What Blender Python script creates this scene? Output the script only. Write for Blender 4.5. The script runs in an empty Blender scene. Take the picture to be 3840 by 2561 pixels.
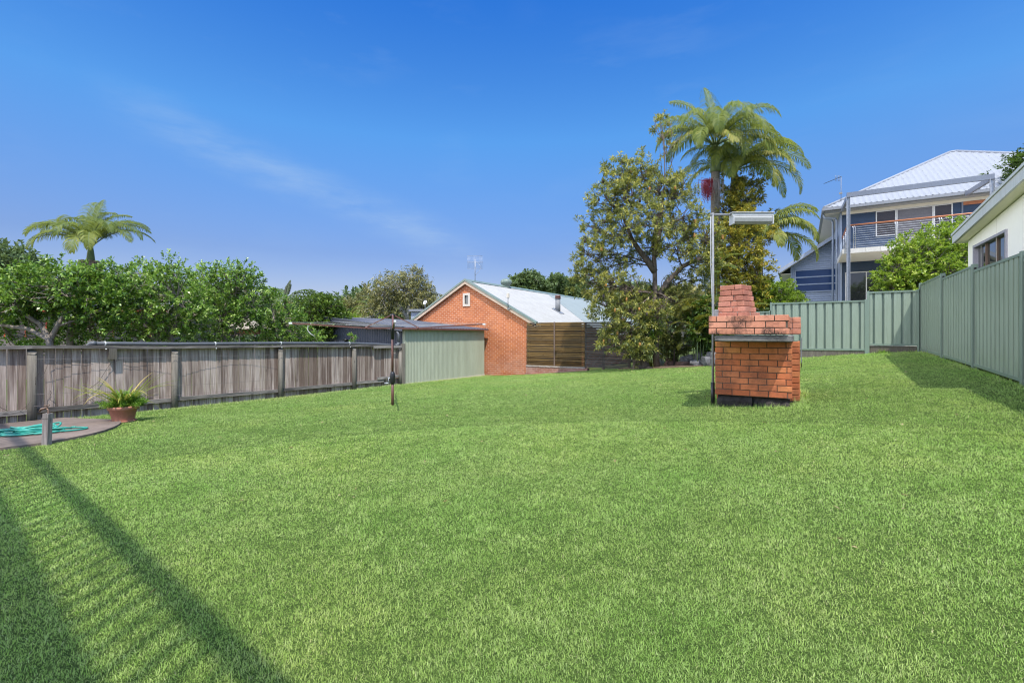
import bpy, bmesh, math, random
import numpy as np
from mathutils import Vector, Matrix, noise
R = math.radians
random.seed(7)
scene = bpy.context.scene
COL = scene.collection

# ------------------------------------------------------------------ camera model (world: x to the right of the lot, y to its back)
FPX, HY, YAW, EYE = 1750.0, 1254.0, R(31.8), 1.3
SN, CS = math.sin(YAW), math.cos(YAW)
def ray(px, py):
    tx = (px - 1920) / FPX
    return tx * CS - SN, tx * SN + CS, (HY - py) / FPX
def at(px, py, Z):
    r = ray(px, py); return Vector((Z * r[0], Z * r[1], EYE + Z * r[2]))
def onx(px, py, x):
    return at(px, py, x / ray(px, py)[0])
def ony(px, py, y):
    return at(px, py, y / ray(px, py)[1])

# ------------------------------------------------------------------ ground surface
GU = np.array([-60., -14., -12.3, -9.8, -7.1, -5.4, -2.4, -.6, 1.6, 2.78, 6., 16., 60.])
GV = np.array([-40., -6., -3., 2.5, 7.5, 12., 17., 32., 90.])
GD = np.array([
 [2.0, 2.0, 2.0, 2.0, 2.0, 2.0, 2.0, 2.0, 2.0],
 [1.7, 1.55, 1.60, 1.68, 1.78, 1.80, 1.86, 1.9, 2.0],
 [1.6, 1.50, 1.55, 1.65, 1.75, 1.76, 1.85, 1.9, 2.0],
 [1.5, 1.45, 1.50, 1.53, 1.60, 1.63, 1.69, 1.8, 2.0],
 [1.5, 1.42, 1.42, 1.42, 1.42, 1.42, 1.41, 1.6, 2.0],
 [1.5, 1.40, 1.38, 1.36, 1.33, 1.28, 1.23, 1.3, 1.8],
 [1.4, 1.33, 1.30, 1.27, 1.18, 1.08, .98, 1.0, 1.5],
 [1.4, 1.28, 1.26, 1.22, 1.08, .93, .77, .7, 1.2],
 [1.3, 1.20, 1.15, 1.05, .88, .72, .53, .4, .9],
 [1.2, 1.15, 1.10, 1.00, .85, .63, .45, .3, .8],
 [1.1, 1.0, .95, .90, .75, .55, .40, .2, .6],
 [.8, .8, .8, .8, .7, .5, .3, 0., .4],
 [.5, .5, .5, .5, .5, .4, .2, 0., .3]])
def gz(x, y):
    x = np.asarray(x, float); y = np.asarray(y, float)
    tot = 0
    for dx in (-.7, 0, .7):
        for dy in (-.9, 0, .9):
            X = np.clip(x + dx, GU[0], GU[-1] - 1e-6); Y = np.clip(y + dy, GV[0], GV[-1] - 1e-6)
            i = np.clip(np.searchsorted(GU, X, 'right') - 1, 0, len(GU) - 2)
            j = np.clip(np.searchsorted(GV, Y, 'right') - 1, 0, len(GV) - 2)
            a = (X - GU[i]) / (GU[i + 1] - GU[i]); b = (Y - GV[j]) / (GV[j + 1] - GV[j])
            tot = tot + (GD[i, j] * (1 - a) * (1 - b) + GD[i + 1, j] * a * (1 - b) + GD[i, j + 1] * (1 - a) * b + GD[i + 1, j + 1] * a * b)
    return EYE - tot / 9
def g(x, y): return float(gz(x, y))
def ong(px, py):
    r = ray(px, py); Z = .5
    while Z < 60:
        if EYE + Z * r[2] <= g(Z * r[0], Z * r[1]): break
        Z += .01
    x, y = Z * r[0], Z * r[1]
    return Vector((x, y, g(x, y)))

# ------------------------------------------------------------------ scene bookkeeping
WL = {}
def tag(o, label, cat, group=None, kind=None):
    if label: o['label'] = label
    if cat: o['category'] = cat
    if group: o['group'] = group
    if kind: o['kind'] = kind
    return o
def thing(name, label, cat, loc, group=None):
    o = bpy.data.objects.new(name, None); COL.objects.link(o)
    o.empty_display_size = .2
    o.location = loc; WL[o.name] = Vector(loc)
    return tag(o, label, cat, group)
def link(me, name, parent=None, loc=None):
    o = bpy.data.objects.new(name, me); COL.objects.link(o)
    if parent: o.parent = parent; WL[o.name] = WL[parent.name]
    else:
        o.location = loc; WL[o.name] = Vector(loc)
    return o

class MB:
    """collects faces; build() links them as one mesh object"""
    def __init__(s): s.v = []; s.f = []; s.m = []; s.t = []; s.sm = []
    def add(s, vs, fs, mi=0, tint=.5, smooth=False):
        n = len(s.v)
        for p in vs: s.v.append((p[0], p[1], p[2])); s.t.append(tint)
        for f in fs: s.f.append(tuple(n + i for i in f)); s.m.append(mi); s.sm.append(smooth)
        return s
    def box(s, a, b, mi=0, tint=.5):
        x0, y0, z0 = a; x1, y1, z1 = b
        x0, x1 = min(x0, x1), max(x0, x1); y0, y1 = min(y0, y1), max(y0, y1); z0, z1 = min(z0, z1), max(z0, z1)
        vs = [(x0,y0,z0),(x1,y0,z0),(x1,y1,z0),(x0,y1,z0),(x0,y0,z1),(x1,y0,z1),(x1,y1,z1),(x0,y1,z1)]
        return s.add(vs, [(0,3,2,1),(4,5,6,7),(0,1,5,4),(1,2,6,5),(2,3,7,6),(3,0,4,7)], mi, tint)
    def cbox(s, a, b, c=.006, mi=0, tint=.5):
        """box with chamfered edges"""
        x0, y0, z0 = [min(p, q) for p, q in zip(a, b)]; x1, y1, z1 = [max(p, q) for p, q in zip(a, b)]
        bm = bmesh.new(); bmesh.ops.create_cube(bm, size=1)
        for v in bm.verts:
            v.co = Vector((x0 if v.co.x < 0 else x1, y0 if v.co.y < 0 else y1, z0 if v.co.z < 0 else z1))
        bmesh.ops.bevel(bm, geom=bm.edges[:], offset=c, segments=1, affect='EDGES')
        bm.verts.index_update()
        s.add([v.co[:] for v in bm.verts], [[v.index for v in f.verts] for f in bm.faces], mi, tint); bm.free()
        return s
    def bar(s, p, q, w, h, up=(0, 0, 1), mi=0, tint=.5):
        """rectangular bar from p to q, w across, h along up"""
        p = Vector(p); q = Vector(q); d = (q - p).normalized(); u = Vector(up)
        r = d.cross(u)
        if r.length < 1e-4: r = d.cross(Vector((1, 0, 0)))
        r.normalize(); u = r.cross(d).normalized()
        vs = []
        for c in (p, q):
            for a, b in ((-1,-1),(1,-1),(1,1),(-1,1)): vs.append(c + r * (a * w / 2) + u * (b * h / 2))
        return s.add(vs, [(0,1,2,3),(7,6,5,4),(0,4,5,1),(1,5,6,2),(2,6,7,3),(3,7,4,0)], mi, tint)
    def tube(s, pts, rad, n=8, mi=0, tint=.5, cap=True):
        pts = [Vector(p) for p in pts]
        if not hasattr(rad, '__len__'): rad = [rad] * len(pts)
        vs = []; u = None
        for i, p in enumerate(pts):
            d = (pts[min(i + 1, len(pts) - 1)] - pts[max(i - 1, 0)])
            if d.length < 1e-9: d = Vector((0, 0, 1))
            d.normalize()
            if u is None:
                u = d.cross(Vector((0, 0, 1)) if abs(d.z) < .9 else Vector((1, 0, 0))).normalized()
            else:
                u = (u - d * u.dot(d))
                if u.length < 1e-6: u = d.cross(Vector((1, 0, 0)))
                u.normalize()
            w = d.cross(u)
            for k in range(n):
                a = 2 * math.pi * k / n
                vs.append(p + (u * math.cos(a) + w * math.sin(a)) * rad[i])
        fs = [(i*n+k, i*n+(k+1) % n, (i+1)*n+(k+1) % n, (i+1)*n+k) for i in range(len(pts)-1) for k in range(n)]
        s.add(vs, fs, mi, tint, True)
        if cap:
            m = len(s.v) - len(vs)
            s.f.append(tuple(m + k for k in range(n))[::-1]); s.m.append(mi); s.sm.append(False)
            e = m + (len(pts) - 1) * n
            s.f.append(tuple(e + k for k in range(n))); s.m.append(mi); s.sm.append(False)
        return s
    def prism(s, poly, d, mi=0, tint=.5):
        """closed prism: polygon points extruded by vector d"""
        n = len(poly); d = Vector(d); P = [Vector(p) for p in poly]
        vs = P + [p + d for p in P]
        fs = [tuple(range(n))[::-1], tuple(range(n, 2 * n))] + [(i, (i+1) % n, n + (i+1) % n, n + i) for i in range(n)]
        return s.add(vs, fs, mi, tint)
    def lathe(s, c, prof, n=24, mi=0, tint=.5):
        c = Vector(c); vs = []
        for r, z in prof:
            for k in range(n):
                a = 2 * math.pi * k / n; vs.append(c + Vector((r * math.cos(a), r * math.sin(a), z)))
        fs = [(i*n+k, i*n+(k+1) % n, (i+1)*n+(k+1) % n, (i+1)*n+k) for i in range(len(prof)-1) for k in range(n)]
        return s.add(vs, fs, mi, tint, True)
    def sheet(s, base, along, up, nrm, L, prof, h0, h1, mi=0, tint=.5):
        """ribbed metal sheet. prof(t)->offset samples list of (t, off); h0(t), h1(t) lower and upper edges along 'up'"""
        base, along, up, nrm = map(Vector, (base, along, up, nrm))
        vs = []
        for t, o in prof:
            vs.append(base + along * t + up * h0(t) + nrm * o); vs.append(base + along * t + up * h1(t) + nrm * o)
        fs = [(2*i, 2*i+2, 2*i+3, 2*i+1) for i in range(len(prof) - 1)]
        return s.add(vs, fs, mi, tint)
    def build(s, name, mats, parent=None, label=None, cat=None, group=None, kind=None, origin=None):
        if not isinstance(mats, (list, tuple)): mats = [mats]
        V = np.array(s.v, float)
        if parent: o0 = np.array(WL[parent.name])
        elif origin is not None: o0 = np.array(origin)
        else: o0 = np.array([(V[:, 0].min() + V[:, 0].max()) / 2, (V[:, 1].min() + V[:, 1].max()) / 2, V[:, 2].min()])
        me = bpy.data.meshes.new(name)
        me.from_pydata((V - o0).tolist(), [], s.f)
        for m in mats: me.materials.append(m)
        me.polygons.foreach_set('material_index', s.m)
        me.polygons.foreach_set('use_smooth', s.sm)
        a = me.attributes.new('tint', 'FLOAT', 'POINT'); a.data.foreach_set('value', s.t)
        me.update()
        # box-projected uv in metres
        nl = len(me.loops); li = np.empty(nl, np.int32); me.loops.foreach_get('vertex_index', li)
        npoly = len(me.polygons); nr = np.empty(npoly * 3, np.float32); me.polygons.foreach_get('normal', nr); nr = np.abs(nr.reshape(-1, 3))
        tot = np.empty(npoly, np.int32); me.polygons.foreach_get('loop_total', tot)
        ax = np.repeat(nr.argmax(1), tot); P = V[li]
        uv = np.where((ax == 0)[:, None], P[:, [1, 2]], np.where((ax == 1)[:, None], P[:, [0, 2]], P[:, [0, 1]]))
        ul = me.uv_layers.new(name='UVMap'); ul.data.foreach_set('uv', uv.astype(np.float32).ravel())
        o = link(me, name, parent, tuple(o0))
        return tag(o, label, cat, group, kind)

def np_mesh(name, V, F, tint, mat, parent=None, loc=(0, 0, 0), smooth=False):
    """V (n,3) world, F (m,k) all the same k"""
    o0 = np.array(WL[parent.name]) if parent else np.array(loc, float)
    me = bpy.data.meshes.new(name)
    n, (m, k) = len(V), F.shape
    me.vertices.add(n); me.vertices.foreach_set('co', (V - o0).astype(np.float32).ravel())
    me.loops.add(m * k); me.loops.foreach_set('vertex_index', F.astype(np.int32).ravel())
    me.polygons.add(m); me.polygons.foreach_set('loop_start', np.arange(0, m * k, k, dtype=np.int32))
    me.polygons.foreach_set('loop_total', np.full(m, k, np.int32))
    me.materials.append(mat)
    a = me.attributes.new('tint', 'FLOAT', 'POINT'); a.data.foreach_set('value', tint.astype(np.float32))
    me.update(calc_edges=True); me.validate()
    return link(me, name, parent, loc)

# ------------------------------------------------------------------ materials
def new_mat(name):
    m = bpy.data.materials.new(name); m.use_nodes = True
    nt = m.node_tree; nt.nodes.clear()
    out = nt.nodes.new('ShaderNodeOutputMaterial')
    return m, nt, out
def N(nt, typ, ins=None, **kw):
    n = nt.nodes.new(typ)
    for k, v in kw.items(): setattr(n, k, v)
    for k, v in (ins or {}).items():
        if hasattr(v, 'is_output'): nt.links.new(v, n.inputs[k])
        else: n.inputs[k].default_value = v
    return n
def c4(c): return (c[0], c[1], c[2], 1)
def ramp(nt, fac, stops):
    n = nt.nodes.new('ShaderNodeValToRGB'); e = n.color_ramp.elements
    while len(e) < len(stops): e.new(.5)
    for el, (p, c) in zip(e, stops): el.position = p; el.color = c4(c)
    nt.links.new(fac, n.inputs[0]); return n.outputs[0]
def mix(nt, fac, a, b, mode='MIX'):
    n = nt.nodes.new('ShaderNodeMix'); n.data_type = 'RGBA'; n.blend_type = mode
    for k, v in ((0, fac), (6, a), (7, b)):
        if hasattr(v, 'is_output'): nt.links.new(v, n.inputs[k])
        elif k == 0: n.inputs[0].default_value = v
        else: n.inputs[k].default_value = c4(v)
    return n.outputs[2]
def mapped(nt, scale, kind='Object'):
    tc = nt.nodes.new('ShaderNodeTexCoord')
    mp = N(nt, 'ShaderNodeMapping', {'Vector': tc.outputs[kind], 'Scale': scale}); return mp.outputs[0]
def attr(nt, name='tint'):
    return N(nt, 'ShaderNodeAttribute', attribute_name=name).outputs['Fac']
def noise_(nt, vec, scale, detail=4, rough=.6):
    return N(nt, 'ShaderNodeTexNoise', {'Vector': vec, 'Scale': scale, 'Detail': detail, 'Roughness': rough}).outputs['Fac']
def finish(nt, out, col, rough=.7, metal=0, bump=None, bstr=.3, spec=.5, bdist=.02):
    p = N(nt, 'ShaderNodeBsdfPrincipled', {'Roughness': rough, 'Metallic': metal, 'Specular IOR Level': spec})
    if hasattr(col, 'is_output'): nt.links.new(col, p.inputs['Base Color'])
    else: p.inputs['Base Color'].default_value = c4(col)
    if bump is not None:
        b = N(nt, 'ShaderNodeBump', {'Height': bump, 'Strength': bstr, 'Distance': bdist})
        nt.links.new(b.outputs[0], p.inputs['Normal'])
    nt.links.new(p.outputs[0], out.inputs[0])

def plain(name, col, rough=.6, metal=0, var=.25, scale=6, spec=.5, stretch=(1, 1, 1), bstr=.1, fine=.12):
    """painted or plain surface with soft weathering"""
    m, nt, out = new_mat(name)
    v = mapped(nt, stretch); n = noise_(nt, v, scale, 6); n2 = noise_(nt, v, scale * 9, 3)
    dark = [c * (1 - var) for c in col]; lite = [min(1, c * (1 + var * .6)) for c in col]
    c = ramp(nt, n, [(.3, dark), (.5, col), (.72, lite)])
    c = mix(nt, fine, c, ramp(nt, n2, [(.4, (.05, .05, .05)), (.6, (1, 1, 1))]), 'MULTIPLY')
    t = attr(nt)
    c = mix(nt, 1, c, ramp(nt, t, [(0, (.75, .75, .75)), (.5, (1, 1, 1)), (1, (1.0, 1.0, 1.0))]), 'MULTIPLY')
    finish(nt, out, c, rough, metal, n2, bstr, spec); return m

def timber(name, pale, mid, dark, stain, axis=2, rough=.85):
    """weathered sawn timber: grain along an axis, per-board tint, dark runs"""
    m, nt, out = new_mat(name)
    st = [9, 9, 9]; st[axis] = .55
    t = attr(nt)
    tc = nt.nodes.new('ShaderNodeTexCoord')
    off = N(nt, 'ShaderNodeCombineXYZ', {'X': N(nt, 'ShaderNodeMath', {0: t, 1: 37.0}, operation='MULTIPLY').outputs[0],
                                         'Z': N(nt, 'ShaderNodeMath', {0: t, 1: 13.0}, operation='MULTIPLY').outputs[0]})
    vv = N(nt, 'ShaderNodeVectorMath', {0: tc.outputs['Object'], 1: off.outputs[0]}, operation='ADD').outputs[0]
    v = N(nt, 'ShaderNodeMapping', {'Vector': vv, 'Scale': st}).outputs[0]
    st2 = [70, 70, 70]; st2[axis] = 2.2
    v2 = N(nt, 'ShaderNodeMapping', {'Vector': vv, 'Scale': st2}).outputs[0]
    grain = noise_(nt, v2, 1, 5); broad = noise_(nt, v, 1.1, 4)
    c = ramp(nt, grain, [(.28, dark), (.5, mid), (.7, pale)])
    c = mix(nt, .9, c, ramp(nt, t, [(0, [k * 1.5 for k in dark]), (.5, (1, .95, .92)), (1, (1.25, 1.21, 1.19))]), 'MULTIPLY')
    s = ramp(nt, broad, [(.45, (0, 0, 0)), (.64, (1, 1, 1))])
    c = mix(nt, N(nt, 'ShaderNodeMath', {0: s, 1: .85}, operation='MULTIPLY').outputs[0], c, stain)
    kn = N(nt, 'ShaderNodeTexVoronoi', {'Vector': N(nt, 'ShaderNodeMapping', {'Vector': vv, 'Scale': [s_ * (.9 if i != axis else .28) * 8 for i, s_ in enumerate((1, 1, 1))]}).outputs[0], 'Scale': 1.0}).outputs['Distance']
    c = mix(nt, ramp(nt, kn, [(.05, (.8, .8, .8)), (.13, (0, 0, 0))]), c, [k * .5 for k in dark])
    finish(nt, out, c, rough, 0, grain, .5, .2, .01); return m

def brick_tex(name, cols, mortar, bw=.24, bh=.086, ms=.006, streak=(.2, .07, .03)):
    m, nt, out = new_mat(name)
    tc = nt.nodes.new('ShaderNodeTexCoord'); uv = tc.outputs['UV']
    b = N(nt, 'ShaderNodeTexBrick', {'Vector': uv, 'Scale': 1.0, 'Mortar Size': ms, 'Mortar Smooth': .25, 'Bias': 0.0, 'Brick Width': bw, 'Row Height': bh,
        'Color1': c4(cols[0]), 'Color2': c4(cols[1]), 'Mortar': c4(mortar)})
    n = noise_(nt, mapped(nt, (1, 1, 1)), 1.3, 5); n2 = noise_(nt, uv, 38, 4)
    c = mix(nt, .5, b.outputs['Color'], ramp(nt, n, [(.3, (.72, .66, .6)), (.55, (1, 1, 1)), (.75, (1.15, 1.1, 1.1))]), 'MULTIPLY')
    # dark burnt flecks on the brick ends, typical of wire-cut bricks
    b2 = N(nt, 'ShaderNodeTexBrick', {'Vector': N(nt, 'ShaderNodeMapping', {'Vector': uv, 'Location': (.06, 0, 0)}).outputs[0], 'Scale': 1.0, 'Mortar Size': .012, 'Mortar Smooth': 1.0, 'Bias': -.35, 'Brick Width': bw / 2, 'Row Height': bh,
        'Color1': (1, 1, 1, 1), 'Color2': (0, 0, 0, 1), 'Mortar': (1, 1, 1, 1)})
    fl = N(nt, 'ShaderNodeMath', {0: ramp(nt, n2, [(.52, (0, 0, 0)), (.66, (1, 1, 1))]), 1: ramp(nt, b2.outputs['Color'], [(0, (1, 1, 1)), (.5, (.25, .25, .25))])}, operation='MULTIPLY')
    fl2 = N(nt, 'ShaderNodeMath', {0: fl.outputs[0], 1: ramp(nt, b.outputs['Fac'], [(0, (.6, .6, .6)), (.5, (0, 0, 0))])}, operation='MULTIPLY')
    c = mix(nt, fl2.outputs[0], c, streak)
    # pale bloom near the ground
    sx = N(nt, 'ShaderNodeSeparateXYZ', {0: tc.outputs['Object']}).outputs[2]
    lo = N(nt, 'ShaderNodeMapRange', {'Value': sx, 'From Min': .1, 'From Max': 1.3, 'To Min': .34, 'To Max': 0.0}).outputs[0]
    bl = N(nt, 'ShaderNodeMath', {0: lo, 1: ramp(nt, noise_(nt, mapped(nt, (1, 1, 1)), 2.2, 6), [(.4, (0, 0, 0)), (.62, (1, 1, 1))])}, operation='MULTIPLY').outputs[0]
    c = mix(nt, bl, c, (.62, .42, .34))
    h = N(nt, 'ShaderNodeMath', {0: N(nt, 'ShaderNodeMath', {0: 1.0, 1: b.outputs['Fac']}, operation='SUBTRACT').outputs[0], 1: n2}, operation='ADD')
    finish(nt, out, c, .85, 0, h.outputs[0], .5, .2, .006); return m

def brick_solid(name, cols, soot):
    """material for modelled bricks: colour picked per brick by its tint, blotched with soot and lime"""
    m, nt, out = new_mat(name)
    t = attr(nt); v = mapped(nt, (1, 1, 1))
    n = noise_(nt, v, 9, 6, .7); n2 = noise_(nt, v, 60, 4); n3 = noise_(nt, v, 3.2, 5)
    c = ramp(nt, t, [(0, cols[0]), (.4, cols[1]), (.7, cols[2]), (1, cols[3])])
    c = mix(nt, .45, c, ramp(nt, n, [(.3, (.68, .6, .55)), (.55, (1, 1, 1)), (.75, (1.18, 1.12, 1.08))]), 'MULTIPLY')
    c = mix(nt, .22, c, ramp(nt, n2, [(.35, (.5, .45, .42)), (.6, (1, 1, 1))]), 'MULTIPLY')
    sfac = N(nt, 'ShaderNodeMath', {0: ramp(nt, n3, [(.46, (0, 0, 0)), (.6, (1, 1, 1))]), 1: ramp(nt, n2, [(.3, (0, 0, 0)), (.52, (1, 1, 1))])}, operation='MULTIPLY')
    sf = N(nt, 'ShaderNodeMath', {0: sfac.outputs[0], 1: soot}, operation='MULTIPLY')
    c = mix(nt, sf.outputs[0], c, (.055, .035, .03))
    hh = N(nt, 'ShaderNodeMath', {0: n2, 1: n}, operation='ADD')
    finish(nt, out, c, .88, 0, hh.outputs[0], .35, .2, .006); return m

def leafy(name, stops, trans=.35, rough=.45, tcol=(.35, .5, .05), spec=.4):
    m, nt, out = new_mat(name)
    t = attr(nt)
    c = ramp(nt, t, stops)
    p = N(nt, 'ShaderNodeBsdfPrincipled', {'Base Color': c, 'Roughness': rough, 'Specular IOR Level': spec})
    tr = N(nt, 'ShaderNodeBsdfTranslucent', {'Color': mix(nt, .55, c, tcol)})
    ms = N(nt, 'ShaderNodeMixShader', {0: trans, 1: p.outputs[0], 2: tr.outputs[0]})
    nt.links.new(ms.outputs[0], out.inputs[0]); return m

def metal_paint(name, col, rough=.4, dirt=.2):
    m, nt, out = new_mat(name)
    v = mapped(nt, (1, 1, .35)); n = noise_(nt, v, 2.5, 6); n2 = noise_(nt, mapped(nt, (8, 8, .6)), 3, 4)
    c = ramp(nt, n, [(.3, [k * (1 - dirt) for k in col]), (.6, col)])
    c = mix(nt, .18, c, ramp(nt, n2, [(.35, (.5, .48, .42)), (.6, (1, 1, 1))]), 'MULTIPLY')
    finish(nt, out, c, rough, 0, n2, .04, .5); return m

def glass_dark(name, col=(.02, .022, .025), rough=.04, spec=1.0):
    m, nt, out = new_mat(name)
    n = noise_(nt, mapped(nt, (1, 1, 1)), .8, 2)
    finish(nt, out, ramp(nt, n, [(.3, col), (.7, [k * 1.6 for k in col])]), rough, 0, n, .02, spec); return m

M = {}
M['paling'] = timber('paling_timber', (.56, .485, .43), (.42, .35, .30), (.24, .19, .16), (.12, .078, .060))
M['post'] = timber('post_timber', (.28, .26, .22), (.215, .20, .165), (.14, .13, .105), (.12, .105, .085))
M['rail'] = timber('rail_timber', (.40, .37, .34), (.28, .26, .235), (.13, .12, .11), (.06, .055, .05), axis=1)
M['stake'] = timber('stake_timber', (.42, .38, .36), (.29, .26, .25), (.15, .13, .125), (.14, .12, .11))
M['concrete'] = plain('concrete', (.215, .165, .135), .9, 0, .3, 1.6, .2)
M['conc_dark'] = plain('stained_concrete', (.036, .031, .028), .9, 0, .75, 5, .2, bstr=.5)
M['conc_mottled'] = plain('mottled_concrete', (.17, .16, .15), .9, 0, .8, 4, .2, (1, 3, 3), .4)
M['pvc'] = plain('grey_pvc', (.105, .11, .12), .45, 0, .15, 3)
M['strap'] = plain('white_strap', (.72, .72, .68), .6, 0, .1)
M['terracotta'] = plain('terracotta', (.50, .22, .145), .75, 0, .2, 8)
M['hose'] = plain('hose_green', (.028, .33, .25), .38, 0, .15, 10)
M['brass'] = plain('aged_brass', (.21, .13, .09), .45, .6, .3, 20)
M['garage_green'] = metal_paint('pale_green_steel', (.40, .425, .315), .5, .12)
M['garage_grey'] = metal_paint('slate_grey_steel', (.075, .08, .105), .45, .15)
M['fence_green'] = metal_paint('wilderness_green_steel', (.265, .325, .255), .3, .10)
M['fence_trim'] = metal_paint('green_steel_trim', (.19, .25, .20), .36, .10)
M['brown'] = metal_paint('brown_steel', (.16, .068, .052), .45, .2)
M['black'] = plain('black_plastic', (.018, .018, .018), .4, 0, .2)
M['galv'] = plain('galvanised_steel', (.42, .43, .45), .42, .55, .25, 14)
M['galv_dull'] = plain('dull_galvanised', (.23, .235, .24), .6, 0, .25, 14)
M['wire'] = plain('line_cord', (.62, .60, .57), .6, 0, .15)
M['old_wire'] = plain('rusty_wire', (.22, .19, .17), .7, .2, .2)
M['stem'] = plain('dead_vine_stem', (.10, .08, .065), .9, 0, .3, 12)
M['house_brick'] = brick_tex('orange_brick', ((.60, .19, .065), (.47, .135, .048)), (.70, .44, .31), .24, .086, .0075)
M['plinth_brick'] = brick_tex('plinth_brick', ((.40, .18, .12), (.30, .12, .085)), (.50, .36, .28), .24, .086, .006)
M['barge'] = plain('tan_paint', (.56, .42, .30), .55, 0, .12, 2)
M['trim_green'] = metal_paint('grey_green_trim', (.20, .255, .215), .4, .1)
M['roof_white'] = metal_paint('white_roof_steel', (.395, .39, .375), .8, .14)
M['roof_green'] = metal_paint('grey_green_roof', (.32, .355, .325), .5, .1)
M['frame_cream'] = plain('cream_frame', (.68, .60, .50), .55, 0, .08)
M['glass'] = glass_dark('dark_glass')
M['slat'] = timber('stained_slats', (.29, .19, .082), (.20, .125, .045), (.10, .062, .026), (.09, .068, .045), axis=0)
M['slat_grey_shade'] = timber('grey_shaded_slats', (.16, .145, .13), (.10, .09, .082), (.055, .05, .046), (.05, .045, .04), axis=0)  # weathered grey, with the banksia's shade mixed into the colour
M['slat_post'] = plain('brown_post', (.17, .115, .085), .7, 0, .2)
M['shade'] = plain('painted_shade', (.02, .018, .016), .9, 0, .2)  # near-black colour standing in for shade in gaps
M['bbq_brick'] = brick_solid('barbecue_brick', ((.38, .10, .040), (.56, .17, .070), (.63, .215, .092), (.60, .26, .085)), .5)
M['bbq_hood'] = brick_solid('hood_brick', ((.42, .145, .085), (.60, .25, .155), (.64, .285, .185), (.62, .265, .16)), 1.0)
M['stack_brick'] = brick_solid('stack_brick', ((.44, .165, .11), (.54, .225, .155), (.58, .265, .19), (.56, .235, .155)), .3)
M['mortar_dark'] = plain('dark_mortar', (.12, .085, .06), .95, 0, .3, 20)
M['mortar_pale'] = plain('pale_mortar', (.47, .40, .34), .95, 0, .3, 20)
M['lamp_white'] = plain('lamp_enamel', (.50, .50, .49), .4, 0, .12, 5)
M['diffuser'] = plain('lamp_diffuser', (.36, .365, .35), .35, 0, .08, 5)
M['navy'] = plain('navy_boards', (.030, .055, .105), .5, 0, .12, 2)
M['navy_panel'] = glass_dark('navy_glass', (.012, .03, .085), .15, .4)
M['bluegrey'] = metal_paint('blue_grey_cladding', (.28, .33, .43), .45, .1)
M['gutter_grey'] = metal_paint('gutter_grey', (.24, .25, .27), .4, .1)
M['roof_blue'] = metal_paint('pale_roof_steel', (.30, .315, .345), .75, .06)
M['cream'] = plain('cream_paint', (.78, .71, .60), .6, 0, .06, 2, fine=.02)
M['white_paint'] = plain('white_paint', (.66, .65, .63), .5, 0, .06, 2)
M['slab_tile'] = plain('beige_tile', (.70, .66, .59), .5, 0, .1, 3)
M['oiled'] = plain('oiled_timber', (.48, .17, .065), .4, 0, .2, 4, stretch=(.3, 3, 3))
M['steel'] = plain('stainless', (.60, .61, .63), .3, .7, .1, 6)
M['blind_grey'] = plain('grey_blind', (.155, .145, .15), .35, 0, .1, 2)
M['blind_dark'] = plain('dark_blind', (.05, .042, .044), .3, 0, .1, 2)
M['beam_blue'] = metal_paint('steel_beam_paint', (.19, .21, .26), .4, .1)
M['wall_white'] = plain('white_house_wall', (.95, .925, .83), .6, 0, .03, 1.2, fine=.015)
M['soffit'] = plain('pale_soffit', (.86, .82, .60), .6, 0, .04, 1.5, fine=.015)
M['fascia_grey'] = metal_paint('fascia_grey', (.58, .60, .59), .4, .05)
M['frame_grey'] = plain('grey_frame', (.36, .35, .40), .45, 0, .08)
M['mirror'] = glass_dark('reflective_glass', (.03, .035, .03), .02, 1.6)
M['bark'] = plain('rough_bark', (.16, .125, .10), .95, 0, .5, 14, .1, (1, 1, .4), .8)
M['bark_pale'] = plain('pale_bark', (.30, .255, .21), .9, 0, .4, 10, .1, (1, 1, .4), .5)
M['bark_white'] = plain('smooth_pale_bark', (.50, .46, .40), .8, 0, .35, 7, .1, (1, 1, .5), .3)
M['palm_trunk'] = plain('palm_trunk', (.22, .195, .155), .9, 0, .35, 9, .1, (.4, .4, 3), .5)
M['crownshaft'] = plain('crownshaft', (.16, .21, .09), .55, 0, .3, 5, .3, (2, 2, .5))
M['dry'] = plain('dry_sheath', (.27, .20, .14), .9, 0, .35, 12)
M['red_fruit'] = plain('red_fruit', (.34, .022, .03), .45, 0, .4, 30)
M['husk'] = plain('pale_strands', (.38, .32, .28), .8, 0, .3, 20)
M['cone'] = plain('orange_cone', (.45, .23, .06), .9, 0, .4, 25)
M['cone_dark'] = plain('dark_cone', (.07, .055, .045), .95, 0, .4, 25)
M['rock_grey'] = plain('grey_rock', (.17, .165, .165), .95, 0, .6, 5, .1, bstr=.8)
M['rock_red'] = plain('red_sandstone', (.25, .15, .11), .95, 0, .5, 6, .1, bstr=.8)
M['rock_pale'] = plain('pale_wood_end', (.44, .37, .335), .95, 0, .45, 7, .1, (.7, .7, 5), .6)
M['red_trim'] = plain('red_paint', (.55, .075, .035), .5, 0, .15)
M['roof_tile_grey'] = plain('grey_roof_tiles', (.26, .27, .31), .7, 0, .15, 5)
M['tan_roof'] = plain('tan_roof', (.40, .33, .25), .8, 0, .15, 5)
M['pinkish'] = plain('dull_pink_wall', (.17, .14, .12), .8, 0, .15, 3)
M['powder_grey'] = metal_paint('pale_blue_grey_wall', (.34, .38, .46), .5, .08)
M['mulch'] = plain('dry_leaf_litter', (.21, .15, .10), .95, 0, .6, 18, .1, bstr=.8)

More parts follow.
